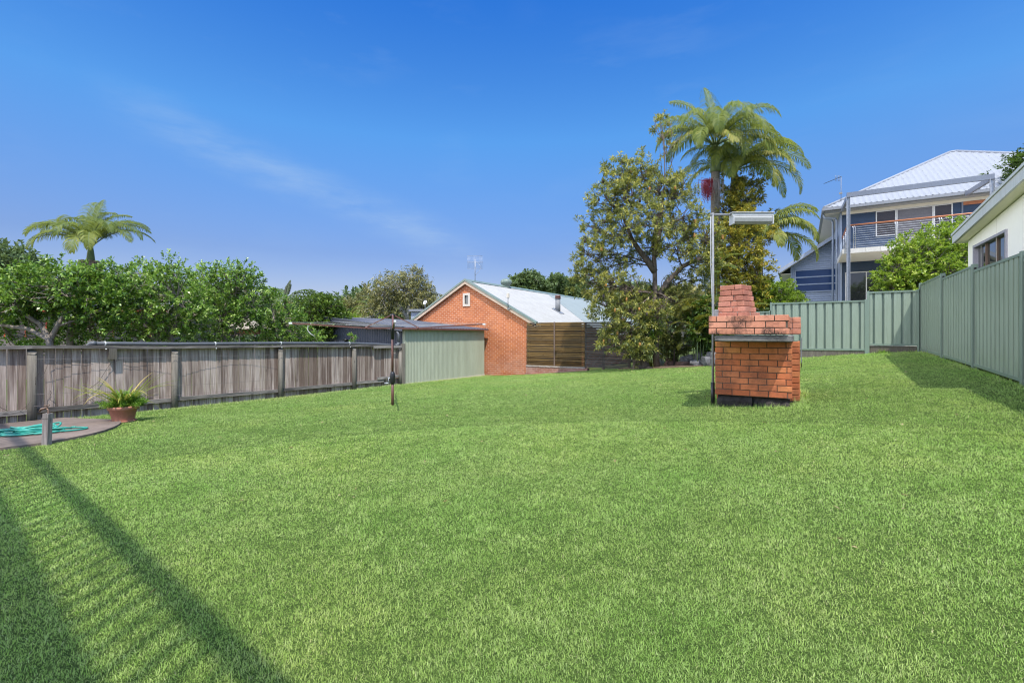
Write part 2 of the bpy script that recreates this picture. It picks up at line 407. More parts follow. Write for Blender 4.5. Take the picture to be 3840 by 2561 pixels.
G = lambda *k: list(k)
M['citrus'] = leafy('citrus_leaves', [(0, (.018, .048, .010)), (.4, (.085, .18, .027)), (.7, (.23, .40, .06)), (1, (.52, .65, .18))], .33, .38, (.30, .50, .04), .55)
M['banksia'] = leafy('banksia_leaves', [(0, (.030, .050, .020)), (.38, (.14, .18, .065)), (.7, (.31, .34, .11)), (1, (.62, .55, .13))], .4, .45, (.40, .42, .05), .5)
M['golden'] = leafy('golden_leaves', [(0, (.045, .065, .016)), (.4, (.18, .21, .04)), (.75, (.38, .37, .05)), (1, (.62, .46, .06))], .33, .45, (.5, .45, .05))
M['bright'] = leafy('bright_leaves', [(0, (.05, .10, .014)), (.4, (.19, .30, .035)), (.75, (.38, .50, .055)), (1, (.60, .64, .16))], .38, .4, (.42, .6, .05), .45)
M['dark_leaf'] = leafy('dark_leaves', [(0, (.014, .032, .009)), (.5, (.060, .115, .020)), (.85, (.15, .23, .03)), (1, (.25, .33, .05))], .28, .42, (.25, .4, .04))
M['gum'] = leafy('gum_leaves', [(0, (.05, .058, .03)), (.4, (.19, .20, .09)), (.75, (.36, .335, .125)), (1, (.50, .43, .15))], .35, .5, (.35, .35, .08))
M['far_leaf'] = leafy('far_leaves', [(0, (.040, .065, .030)), (.5, (.13, .19, .075)), (.85, (.22, .30, .11)), (1, (.30, .37, .14))], .25, .55, (.25, .35, .08))
M['palm'] = leafy('palm_leaflets', [(0, (.030, .055, .018)), (.4, (.125, .180, .042)), (.75, (.31, .335, .080)), (1, (.56, .48, .17))], .4, .5, (.45, .5, .07), .18)
M['cane'] = leafy('cane_palm_leaflets', [(0, (.03, .045, .010)), (.45, (.12, .13, .02)), (.8, (.28, .24, .03)), (1, (.45, .33, .06))], .35, .42, (.45, .42, .04))
M['fern'] = leafy('fern_fronds', [(0, (.04, .09, .01)), (.5, (.14, .30, .03)), (1, (.34, .50, .07))], .4, .5, (.35, .55, .05))
M['strap_leaf'] = leafy('strap_leaves', [(0, (.06, .10, .02)), (.5, (.20, .26, .045)), (.8, (.40, .38, .07)), (1, (.46, .34, .10))], .3, .4, (.4, .45, .06))
M['treefern'] = leafy('tree_fern_fronds', [(0, (.03, .035, .015)), (.5, (.10, .15, .05)), (1, (.20, .26, .09))], .35, .5, (.3, .4, .08))
M['litter'] = leafy('dry_leaves', [(0, (.10, .06, .03)), (.5, (.26, .17, .08)), (1, (.46, .36, .20))], .15, .7, (.3, .2, .08), .2)
M['grass'] = None
def grass_mat():
    m, nt, out = new_mat('grass_blades')
    t = attr(nt)
    geo = nt.nodes.new('ShaderNodeNewGeometry')
    n1 = noise_(nt, geo.outputs['Position'], .55, 4, .6); n2 = noise_(nt, geo.outputs['Position'], 2.6, 4, .65)
    c = ramp(nt, t, [(0, (.085, .165, .028)), (.3, (.280, .425, .084)), (.65, (.440, .570, .158)), (.9, (.50, .60, .23)), (1, (.66, .58, .34))])
    c = mix(nt, .75, c, ramp(nt, n1, [(.3, (.80, .98, .78)), (.5, (1, 1, 1)), (.7, (1.22, 1.10, 1.02))]), 'MULTIPLY')
    c = mix(nt, .6, c, ramp(nt, n2, [(.3, (.74, .86, .66)), (.5, (1, 1, 1)), (.72, (1.22, 1.12, 1.18))]), 'MULTIPLY')
    p = N(nt, 'ShaderNodeBsdfPrincipled', {'Base Color': c, 'Roughness': .5, 'Specular IOR Level': .35})
    tr = N(nt, 'ShaderNodeBsdfTranslucent', {'Color': mix(nt, .5, c, (.30, .60, .06))})
    ms = N(nt, 'ShaderNodeMixShader', {0: .38, 1: p.outputs[0], 2: tr.outputs[0]})
    nt.links.new(ms.outputs[0], out.inputs[0]); return m
M['grass'] = grass_mat()
def soil_mat(name, cols):
    m, nt, out = new_mat(name)
    geo = nt.nodes.new('ShaderNodeNewGeometry'); v = geo.outputs['Position']
    n1 = noise_(nt, v, .6, 5); n2 = noise_(nt, v, 45, 5, .7)
    c = ramp(nt, n2, [(.3, cols[0]), (.55, cols[1]), (.75, cols[2])])
    c = mix(nt, .5, c, ramp(nt, n1, [(.3, (.8, .85, .8)), (.7, (1.1, 1.05, 1))]), 'MULTIPLY')
    finish(nt, out, c, .95, 0, n2, .8, .1, .03); return m
M['lawn'] = soil_mat('lawn_thatch', ((.03, .055, .012), (.08, .125, .028), (.17, .22, .065)))
M['earth'] = soil_mat('rough_ground', ((.05, .06, .02), (.09, .12, .035), (.15, .15, .06)))

# ------------------------------------------------------------------ the setting: terrain, lawn, patio, garden bed
def surf(name, xs, ys, dz, mat, kind='structure', keep=None):
    X, Y = np.meshgrid(xs, ys, indexing='ij'); Zz = gz(X, Y) + dz
    V = np.stack([X, Y, Zz], -1).reshape(-1, 3)
    nx, ny = len(xs), len(ys)
    i, j = np.meshgrid(np.arange(nx - 1), np.arange(ny - 1), indexing='ij'); i = i.ravel(); j = j.ravel()
    F = np.stack([i*ny+j, (i+1)*ny+j, (i+1)*ny+j+1, i*ny+j+1], -1)
    o = np_mesh(name, V, F, np.full(len(V), .5), mat)
    o['kind'] = kind
    for p in o.data.polygons: p.use_smooth = True
    return o
xs = np.concatenate([[-900, -400, -200, -100], np.arange(-60, 61, 2.), [100, 200, 400, 900]])
ys = np.concatenate([[-300, -100], np.arange(-40, 91, 2.), [130, 200, 400, 900]])
# fine cells across the lot so the sheet stays just under the lawn
xs = np.unique(np.concatenate([xs, np.arange(-20, 10, .5)])); ys = np.unique(np.concatenate([ys, np.arange(-8, 30, .5)]))
surf('ground', xs, ys, -.06, M['earth'])
surf('lawn', np.arange(-12.25, 2.81, .25), np.arange(-6, 16.85, .25), 0, M['lawn'])

Q = lambda zx, zy: (zx * .2997, 1250 + zy * .2997)
edge = [Q(*q) for q in [(-160, 1500), (0, 1462), (280, 1432), (550, 1397), (800, 1352), (1000, 1312), (1180, 1272), (1310, 1236), (1420, 1196), (1490, 1160), (1518, 1132), (1505, 1112), (1455, 1098)]]
pf = [ong(*e) for e in edge]
back = [Vector((-12.22, pf[-1].y - .3, 0)), Vector((-12.22, 1.0, 0)), Vector((-12.22, -.5, 0)), Vector((pf[0].x, -.5, 0))]
PATIO = [(p.x, p.y) for p in pf] + [(b.x, b.y) for b in back]
def in_poly(x, y, P):
    ins = np.zeros(np.shape(x), bool); n = len(P)
    for i in range(n):
        x0, y0 = P[i]; x1, y1 = P[(i + 1) % n]
        c = ((y0 > y) != (y1 > y)) & (x < (x1 - x0) * (y - y0) / ((y1 - y0) or 1e-9) + x0)
        ins ^= c
    return ins
def slab_mesh(name, poly, top, thick, mat, kind='structure'):
    bm = bmesh.new()
    vs = [bm.verts.new((x, y, 0)) for x, y in poly]; bm.faces.new(vs)
    bmesh.ops.triangulate(bm, faces=bm.faces[:])
    for _ in range(4): bmesh.ops.subdivide_edges(bm, edges=[e for e in bm.edges if e.calc_length() > .4], cuts=1, use_grid_fill=True)
    bmesh.ops.triangulate(bm, faces=bm.faces[:])
    for v in bm.verts: v.co.z = g(v.co.x, v.co.y) + top
    r = bmesh.ops.extrude_face_region(bm, geom=bm.faces[:])
    bmesh.ops.translate(bm, verts=[e for e in r['geom'] if isinstance(e, bmesh.types.BMVert)], vec=(0, 0, -thick))
    bmesh.ops.recalc_face_normals(bm, faces=bm.faces[:])
    me = bpy.data.meshes.new(name); bm.to_mesh(me); bm.free(); me.materials.append(mat)
    a = me.attributes.new('tint', 'FLOAT', 'POINT'); a.data.foreach_set('value', [.5] * len(me.vertices))
    o = link(me, name, None, (0, 0, 0)); o['kind'] = kind; return o
slab_mesh('path', PATIO, .035, .12, M['concrete'])
BED = [(-5.5, 16.75), (-5.6, 16.3), (-4.9, 16.0), (-4.1, 15.75), (-3.2, 15.8), (-2.4, 15.95), (-1.4, 16.1), (-.85, 16.3), (-.8, 16.75)]
slab_mesh('garden_bed', BED, .03, .1, M['mulch'])

# grass blades
def make_grass():
    rng = np.random.default_rng(3)
    pts = []
    x0, x1, y0, y1 = -12.2, 2.76, -1.2, 16.78
    n = 8200000
    x = rng.uniform(x0, x1, n); y = rng.uniform(y0, y1, n)
    Z = -x * SN + y * CS; X = x * CS + y * SN
    d = np.sqrt(x * x + y * y)
    dens = 30000 * np.clip(1.9 / np.maximum(d, .5), 0, 1) ** 1.15
    area = (x1 - x0) * (y1 - y0); base = n / area
    keep = rng.uniform(0, 1, n) < dens / base
    keep &= (Z > .8) & (np.abs(X) < Z * 1.45 + 1.3)
    keep &= ~in_poly(x, y, PATIO) & ~in_poly(x, y, BED)
    keep &= ~((x > -1.12) & (x < -.1) & (y > 7.68) & (y < 9.25))
    x, y, d = x[keep], y[keep], d[keep]; n = len(x)
    z = gz(x, y)
    clump = np.array([noise.noise((a * 1.7, b * 1.7, 0)) for a, b in zip(x[::1], y[::1])]) if n < 10 else None
    # cheap value noise for clumps
    gsz = 256; tab = rng.uniform(0, 1, (gsz, gsz))
    def vn(s):
        xi = x * s; yi = y * s; i = np.floor(xi).astype(int); j = np.floor(yi).astype(int); a = xi - i; b = yi - j
        a = a*a*(3-2*a); b = b*b*(3-2*b); T = lambda p, q: tab[p % gsz, q % gsz]
        return T(i,j)*(1-a)*(1-b)+T(i+1,j)*a*(1-b)+T(i,j+1)*(1-a)*b+T(i+1,j+1)*a*b
    c1, c2, c3, c4_ = vn(1.3), vn(4.1), vn(11.), vn(26.)
    h = (.013 + .004 * c2 + .006 * c3 + .007 * c4_) * rng.uniform(.6, 1.35, n) * np.clip(.9 + d * .012, .9, 1.12)
    tall = rng.uniform(0, 1, n) < .006; h[tall] *= 1.6
    w = (.0016 + .00068 * np.maximum(d - 1.5, 0)) * rng.uniform(.7, 1.35, n)
    az = rng.uniform(0, 2 * np.pi, n); lean = rng.uniform(.3, 1.6, n)
    dx, dy = np.cos(az), np.sin(az)
    px, py = -dy, dx
    rot = rng.normal(0, .5, n); sx = px * np.cos(rot) + dx * np.sin(rot); sy = py * np.cos(rot) + dy * np.sin(rot)
    tint = np.clip(.53 + .13 * (c2 - .5) + .18 * (c1 - .5) + .20 * (c3 - .5) + .32 * (c4_ - .5) + rng.normal(0, .17, n), 0, .88)
    e2 = np.clip(1 - (2.76 - x) / .2, 0, 1) + np.clip(1 - (16.78 - y) / .22, 0, 1) * (x > -.8) + ((x > -1.3) & (x < .1) & (y > 7.5) & (y < 9.4)) * 1.0; h *= 1 + 3.0 * np.clip(e2, 0, 1) * rng.uniform(0, 1, n) ** 2
    edge = np.clip(1 - (x + 12.35 - .55 * (y - 2.7) / 9.) / .55, 0, 1) * (y > 3.2); tint = np.clip(tint + .28 * edge, 0, .9); h *= 1 + 2.2 * edge * rng.uniform(0, 1, n) ** 2
    dead = rng.uniform(0, 1, n) < .022 + .25 * edge + .05 * np.clip(c3 - .62, 0, 1); tint[dead] = rng.uniform(.92, 1, dead.sum())
    B = np.stack([x, y, z - .004], -1)
    S = np.stack([sx, sy, np.zeros(n)], -1) * w[:, None]
    mid = B + np.stack([dx * np.sin(lean * .5) * h * .55, dy * np.sin(lean * .5) * h * .55, np.cos(lean * .5) * h * .55], -1)
    tip = mid + np.stack([dx * np.sin(lean * 1.25) * h * .55, dy * np.sin(lean * 1.25) * h * .55, np.cos(lean * 1.25) * h * .55], -1)
    near = d < 6.5
    # near blades: two quads' worth (tri strip of 3 tris), far: one tri
    a = np.where(near)[0]; f = np.where(~near)[0]
    Vn = np.stack([B[a] - S[a] * .5, B[a] + S[a] * .5, mid[a] - S[a] * .42, mid[a] + S[a] * .42, tip[a]], 1).reshape(-1, 3)
    o = np.arange(len(a))[:, None] * 5
    Fn = np.concatenate([o + np.array([[0, 1, 3]]), o + np.array([[0, 3, 2]]), o + np.array([[2, 3, 4]])], 0)
    Vf = np.stack([B[f] - S[f] * .5, B[f] + S[f] * .5, tip[f]], 1).reshape(-1, 3)
    Ff = np.arange(len(f) * 3).reshape(-1, 3) + len(Vn)
    T = np.concatenate([np.repeat(tint[a], 5), np.repeat(tint[f], 3)])
    ob = np_mesh('grass', np.concatenate([Vn, Vf]), np.concatenate([Fn, Ff]), T, M['grass'])
    tag(ob, 'freshly mown green lawn grass covering the whole yard', 'grass', kind='stuff')
make_grass()
def leaf_litter():
    rng = np.random.default_rng(44); n = 420
    x = rng.uniform(-11.8, 2.6, n); y = rng.uniform(.8, 16.5, n)
    k = rng.uniform(0, 1, n) < .35; x[k] = rng.normal(-4.3, 1.6, k.sum()); y[k] = rng.normal(14.6, 1.2, k.sum())
    ok = (x > -11.9) & (x < 2.6) & (y < 15.7) & ~in_poly(x, y, PATIO); x, y = x[ok], y[ok]; n = len(x)
    C = np.stack([x, y, gz(x, y) + .016], -1); D = unit(np.stack([rng.normal(0, 1, n), rng.normal(0, 1, n), rng.normal(0, .15, n)], -1))
    V, F, t = leaf_quads(rng, C, D, 1, .05, .016, .01, .2, 0, 0, .75, .25)
    o = np_mesh('leaf_litter', V, F, t, M['litter']); tag(o, 'scattered dry brown leaves lying on the mown lawn', 'fallen leaves', kind='stuff')

# ------------------------------------------------------------------ foliage tools
def unit(a): return a / np.maximum(np.linalg.norm(a, axis=-1, keepdims=True), 1e-9)
def leaf_quads(rng, C, Dv, per, L, W, tl, spread=.9, up=.15, droop=0., tint0=.5, tspread=.2, tipbright=.0, fold=.25):
    """C (n,3) twig starts, Dv (n,3) twig directions -> leaf quads around each twig"""
    n = len(C); m = n * per
    ti = np.repeat(np.arange(n), per); s = rng.uniform(0, 1, m)
    d = Dv[ti]
    base = C[ti] + d * (s * tl)[:, None] + rng.normal(0, .012, (m, 3))
    rv = unit(rng.normal(0, 1, (m, 3)))
    rad = unit(rv - d * (rv * d).sum(1)[:, None])
    ld = unit(d * (.35 + .5 * s)[:, None] + rad * spread + np.array([0, 0, up - droop]))
    sv = unit(np.cross(ld, unit(np.array([0, 0, 1.]) + rng.normal(0, .55, (m, 3)))))
    nv = np.cross(sv, ld)
    l = L * rng.uniform(.6, 1.25, m)[:, None]; w = W * rng.uniform(.7, 1.2, m)[:, None]
    p0 = base; p1 = base + ld * l * .5 - sv * w * .5 + nv * w * fold; p2 = base + ld * l - nv * l * .08 - np.array([0, 0, droop * .3]) * l; p3 = base + ld * l * .5 + sv * w * .5 + nv * w * fold
    V = np.stack([p0, p1, p2, p3], 1).reshape(-1, 3); F = np.arange(m * 4).reshape(-1, 4)
    tw = rng.normal(0, tspread * .7, n)[ti]
    t = np.clip(tint0 + tw + rng.normal(0, tspread, m) + tipbright * (s - .5), 0, 1)
    return V, F, np.repeat(t, 4)
def blob_twigs(rng, blobs, shell=.5, upbias=.25):
    C, Dv, K = [], [], []
    for k, (c, r, n) in enumerate(blobs):
        dirs = unit(rng.normal(0, 1, (n, 3))); rad = rng.uniform(shell, 1, n) ** .6
        lump = 1 + .28 * np.sin(dirs[:, 0] * 5 + k) * np.sin(dirs[:, 2] * 6 + 2 * k) + .1 * rng.normal(0, 1, n)
        C.append(np.array(c) + dirs * np.array(r) * (rad * lump)[:, None])
        Dv.append(unit(dirs + rng.normal(0, .45, (n, 3)) + np.array([0, 0, upbias]))); K.append(np.full(n, k))
    return np.concatenate(C), np.concatenate(Dv), np.concatenate(K)
def bend(p, q, k, rng, n=5, sag=0):
    p = np.array(p, float); q = np.array(q, float); L = np.linalg.norm(q - p)
    off = rng.normal(0, 1, 3) * k * L
    return [tuple(p + (q - p) * t + off * math.sin(math.pi * t) + np.array([0, 0, sag * L * math.sin(math.pi * t)])) for t in np.linspace(0, 1, n)]
def tree(name, label, cat, base, forks, blobs, mat, bark, L=.1, W=.04, per=16, tl=.22, seed=1, r0=.1, shell=.5, up=.15, droop=0, tint0=.5, tspread=.2, spread=.9, twig_frac=.25, group=None, upbias=.25, tipbright=.15, limb_r=.5, twig_r=.012, extra=None):
    """forks: list of trunk polylines (each list of points from the base up); limbs grow from the nearest fork end to each blob"""
    rng = np.random.default_rng(seed)
    root = thing(name, label, cat, base, group)
    mb = MB()
    ends = []
    for pl in forks:
        n = len(pl); mb.tube(pl, [r0 * (1 - .55 * i / (n - 1)) for i in range(n)], 9)
        ends += [(p, r0 * (1 - .55 * i / (n - 1))) for i, p in enumerate(pl)][max(1, n // 2):]
    C, Dv, K = blob_twigs(rng, blobs, shell, upbias)
    for k, (c, r, n) in enumerate(blobs):
        e, er = min(ends, key=lambda e: (Vector(e[0]) - Vector(c)).length + (0 if e[0][2] < c[2] + .1 else 1.5))
        rr = max(er * limb_r, twig_r * 1.6)
        P = bend(e, c, .1, rng, 6)
        mb.tube(P, [rr * (1 - .6 * i / 5) for i in range(6)], 6)
        idx = np.where(K == k)[0]; pick = rng.choice(idx, max(2, int(len(idx) * twig_frac)), replace=False)
        for i in pick:
            s = P[rng.integers(2, 6)]
            mb.tube(bend(s, C[i] + Dv[i] * tl * .7, .12, rng, 4), [twig_r, twig_r * .8, twig_r * .6, twig_r * .3], 4, cap=False)
    mb.build('trunk', bark, root)
    V, F, t = leaf_quads(rng, C, Dv, per, L, W, tl, spread, up, droop, tint0, tspread, tipbright)
    np_mesh('crown', V, F, t, mat, root)
    if extra: extra(root, rng, C, Dv)
    return root
def PB(px, py, Z, rpx, rpy, n, rz=None):
    """blob from its place and size in the view at depth Z"""
    c = at(px, py, Z); s = Z / FPX
    rx, ry = rpx * s, rpy * s
    return (tuple(c), (rx, (rz if rz else rx), ry), n)

def frond_mesh(rng, base, az, el, L, droop, nl=44, ll=.55, lw=.035, curl=.5, tint0=.45, hang=.55, vee=.35, yellow=0):
    """one pinnate frond: arching rachis with two rows of drooping leaflets. returns rachis points/radii and leaflet quads"""
    base = np.array(base, float); hx = np.array([math.cos(az), math.sin(az), 0]); n = 26
    P = [base.copy()]; a = el; T = []
    for i in range(n):
        t = np.array([hx[0] * math.cos(a), hx[1] * math.cos(a), math.sin(a)]); T.append(t)
        P.append(P[-1] + t * L / n); a -= droop / n * (0.5 + 1.3 * i / n)
    T.append(T[-1]); P = np.array(P); T = np.array(T)
    side = np.cross(hx, [0, 0, 1.]); V, F, tt = [], [], []
    ss = np.linspace(.16, .99, nl)
    for s in ss:
        f = s * n; i = min(int(f), n - 1); p = P[i] + (P[i + 1] - P[i]) * (f - i); t = T[i]
        nrm = np.cross(side, t)
        l = ll * (math.sin(math.pi * min(1, (s * .86 + .12))) ** .7) * rng.uniform(.85, 1.12)
        for sg in (-1, 1):
            d0 = unit(side * sg * 1.0 + t * (.55 + .5 * s) + nrm * vee + rng.normal(0, .07, 3))
            d1 = unit(d0 * .8 + np.array([0, 0, -hang]) + rng.normal(0, .06, 3))
            d2 = unit(d1 * .7 + np.array([0, 0, -hang * 1.3]))
            wv = unit(t - d0 * (t * d0).sum()) * lw * .5
            a0 = p; a1 = p + d0 * l * .4; a2 = a1 + d1 * l * .35; a3 = a2 + d2 * l * .25
            k = len(V); V += [a0 - wv * .5, a0 + wv * .5, a1 - wv, a1 + wv, a2 - wv * .8, a2 + wv * .8, a3 - wv * .1, a3 + wv * .1]
            F += [(k, k+1, k+3, k+2), (k+2, k+3, k+5, k+4), (k+4, k+5, k+7, k+6)]
            tv = np.clip(tint0 + rng.normal(0, .12) + yellow * s, 0, 1); tt += [tv] * 8
    return P, np.array(V), np.array(F), np.array(tt)
def add_frond(root, rng, *a, **k):
    rach_mat = k.pop('rach', M['crownshaft']); mat = k.pop('mat', M['palm']); rr = k.pop('rr', .022)
    P, V, F, t = frond_mesh(rng, *a, **k)
    # leaflets and rachis in one mesh
    mb = MB(); n = len(P); mb.tube(P[::2], [rr * (1 - .85 * i / ((n + 1) // 2)) for i in range(len(P[::2]))], 6)
    k0 = len(mb.v)
    mb.v += [tuple(v) for v in V]; mb.t += list(t)
    mb.f += [tuple(int(q) + k0 for q in f) for f in F]; mb.m += [1] * len(F); mb.sm += [False] * len(F)
    return mb.build('frond', [rach_mat, mat], root)
def palm(name, label, base, top, r, shaft, fronds, seed, group=None, tint0=.45, L=2.6, ll=.55, mat=None, cat='palm tree', nl=66, lw=.036, hang=(.6, 1.05)):
    """fronds: list of (azimuth in camera-facing degrees: 0 = to the right, 90 = away, 180 = to the left), elevation, droop, length factor, tint offset"""
    rng = np.random.default_rng(seed)
    root = thing(name, label, cat, base, group)
    b, tp = np.array(base, float), np.array(top, float)
    sh0 = tp - np.array([0, 0, shaft])
    mb = MB(); pts = [b + (sh0 - b) * s for s in np.linspace(0, 1, 14)]
    rad = [r * (1.25 - .3 * s) * (1 + .05 * (i % 2)) for i, s in enumerate(np.linspace(0, 1, 14))]
    mb.tube(pts, rad, 12); mb.build('trunk', M['palm_trunk'], root)
    mb = MB(); mb.tube([sh0 - np.array([0, 0, .02]), sh0 + np.array([0, 0, .15]), sh0 + np.array([0, 0, shaft * .6]), tp, tp + np.array([0, 0, .15])], [r * 1.15, r * 1.2, r * .95, r * .6, r * .3], 12)
    mb.build('crownshaft', M['crownshaft'], root)
    for az, el, dr, lf, to in fronds:
        a = R(az) + YAW
        add_frond(root, rng, tp + np.array([math.cos(a), math.sin(a), 0]) * r * .5, a, R(el), L * lf, R(dr), tint0=tint0 + to, ll=ll * rng.uniform(.9, 1.1), nl=nl, lw=lw, mat=mat or M['palm'], hang=rng.uniform(*hang))
    return root

leaf_litter()
# ------------------------------------------------------------------ left boundary: paling fence with pipe
def fence_x(y): return -12.4 + .55 * (y - 2.7) / 9.0
def paling_fence():
    rng = np.random.default_rng(11)
    ys = [-2.2, .25, 2.72, 5.03, 7.5, 9.85, 11.72]
    tops = [1.12, 1.11, 1.095, 1.035, 1.015, .975, .885]
    bots = [g(fence_x(y), y) for y in ys]
    root = thing('paling_fence', 'long weathered grey timber paling fence along the left boundary', 'fence', (fence_x(5), 5, g(fence_x(5), 5)))
    T = lambda y: float(np.interp(y, ys, tops))
    mb = MB(); y = ys[0]
    while y < ys[-1]:
        w = rng.uniform(.105, .15); x = fence_x(y) - .055 + rng.normal(0, .003)
        b = g(x, y) - .03; t = T(y) - .04 + rng.normal(0, .008); tl = rng.normal(0, .004)
        tint = float(np.clip(rng.normal(.52, .27), 0, 1))
        vs = []
        for (zz, o) in ((b, 0), (t, tl)):
            vs += [(x - .016, y + o, zz), (x, y + o, zz), (x, y + w + o, zz), (x - .016, y + w + o, zz)]
        mb.add(vs, [(0,3,2,1),(4,5,6,7),(0,1,5,4),(1,2,6,5),(2,3,7,6),(3,0,4,7)], 0, tint)
        y += w + max(.002, rng.normal(.008, .004))
    mb.build('palings', M['paling'], root)
    for i, (yy, t, b) in enumerate(zip(ys, tops, bots)):
        x = fence_x(yy) + .02; r = .066 if i < 4 else .064
        mb = MB(); n = 14; zt = t - .05
        mb.tube([(x, yy, b - .1), (x, yy, b + .4), (x, yy, zt - .14)], [r * 1.03, r, r], n, tint=rng.uniform(.35, .7))
        # sloped cut at the top facing the yard
        ring = [(x + r * math.cos(2*math.pi*k/n), yy + r * math.sin(2*math.pi*k/n)) for k in range(n)]
        vs = [(a, c, zt - .14) for a, c in ring] + [(a, c, zt - .07 - (a - x) * .8) for a, c in ring]
        mb.add(vs, [(k, (k+1) % n, n+(k+1) % n, n+k) for k in range(n)] + [tuple(range(n, 2*n))], 0, .62)
        mb.build('post', M['post'], root)
    def rail(yA, yB, zA, zB, xo, w, h, name='rail', tint=.5):
        mb = MB(); n = 6
        for k in range(n):
            s0, s1 = k / n, (k + 1) / n
            a = yA + (yB - yA) * s0; b = yA + (yB - yA) * s1
            mb.bar((fence_x(a) + xo, a, zA + (zB - zA) * s0 + .004 * math.sin(k)), (fence_x(b) + xo, b, zA + (zB - zA) * s1 + .004 * math.sin(k + 1)), w, h, tint=tint)
        mb.build(name, M['rail'], root)
    for i in range(len(ys) - 1):
        a, b = ys[i], ys[i + 1]
        tn = float(rng.uniform(.3, .7))
        rail(a, b if i < 5 else b - .45, tops[i] - .035, tops[i + 1] - .035 + (.05 if i == 5 else 0), .0, .125, .06, 'cap_rail', tn * .7)
        rail(a + .06, b - .06 if i != 5 else b - .7, bots[i] + .20, bots[i + 1] + .19, -.02, .06, .085, 'rail', tn * .9)
    mb = MB()   # extra boards nailed over the last bay
    a, b = 10.55, 11.86
    mb.bar((fence_x(a) + .07, a, .875), (fence_x(b) + .07, b, .885), .035, .085, tint=.7); mb.build('cap_rail', M['rail'], root)
    mb = MB(); mb.bar((fence_x(10.75) + .01, 10.75, -.16), (fence_x(11.9) + .01, 11.9, -.13), .05, .08, tint=.6); mb.build('rail', M['rail'], root)
    mb = MB(); mb.box((fence_x(11.8) + .02, 11.74, g(-11.85, 11.75) - .05), (fence_x(11.8) + .12, 11.86, .98), tint=.55); mb.build('post', M['post'], root)
    mb = MB(); p = onx(420, 1330, fence_x(3.9) + .02); mb.box((p.x - .03, p.y - .06, .78), (p.x + .05, p.y + .07, 1.0), tint=.25); mb.build('cleat', M['post'], root)
    # support wires strung across the first bays
    for h, sag in ((.93, .01), (.52, .02), (.30, .015)):
        mb = MB()
        for i in range(2, 4):
            a, b = ys[i], ys[i + 1]; P = []
            for s in np.linspace(0, 1, 7):
                yy = a + (b - a) * s; P.append((fence_x(yy) + .125 - .09 * math.sin(math.pi * s), yy, bots[i] + (bots[i+1] - bots[i]) * s + h + (.25 if h > .9 else 0) - sag * math.sin(math.pi * s)))
            mb.tube(P, .0028, 5)
        mb.build('wire', M['old_wire'], root)
    return ys, tops
FY, FT = paling_fence()

def vine():
    rng = np.random.default_rng(5)
    root = thing('vine', 'leafless climbing vine stems trailing across the paling fence', 'vine', (-12.1, 4.3, g(-12.1, 4.3)))
    lines = [[(505, 560), (600, 385), (700, 355), (830, 350), (980, 345), (1150, 342)], [(1100, 700), (1240, 600), (1390, 360), (1480, 330), (1640, 350), (1890, 335)],
             [(510, 905), (640, 960), (760, 965)], [(890, 950), (960, 880), (1070, 850), (1200, 800), (1310, 730), (1450, 770)], [(640, 720), (640, 830), (770, 960)],
             [(1770, 800), (1880, 740), (1960, 715)], [(410, 640), (440, 540), (480, 480)], [(1060, 730), (1130, 800), (1260, 940)], [(0, 905), (110, 985), (250, 995), (330, 900), (375, 820)]]
    for l in lines:
        P = [onx(*Q(*q), fence_x(4) - .035) for q in l]
        P = [Vector((fence_x(p.y) - .03 + .02 * rng.uniform(0, 1) + (.15 if abs(p.y - 2.72) < .13 else 0), p.y, p.z)) for p in P]
        # resample with wobble
        out = []
        for a, b in zip(P[:-1], P[1:]):
            for s in (0, .33, .66): out.append(a.lerp(b, s) + Vector((rng.uniform(0, .012), rng.normal(0, .006), rng.normal(0, .006))))
        out.append(P[-1])
        mb = MB(); mb.tube(out, [.0045 * (1 - .5 * i / len(out)) for i in range(len(out))], 5); mb.build('stem', M['stem'], root)
vine()

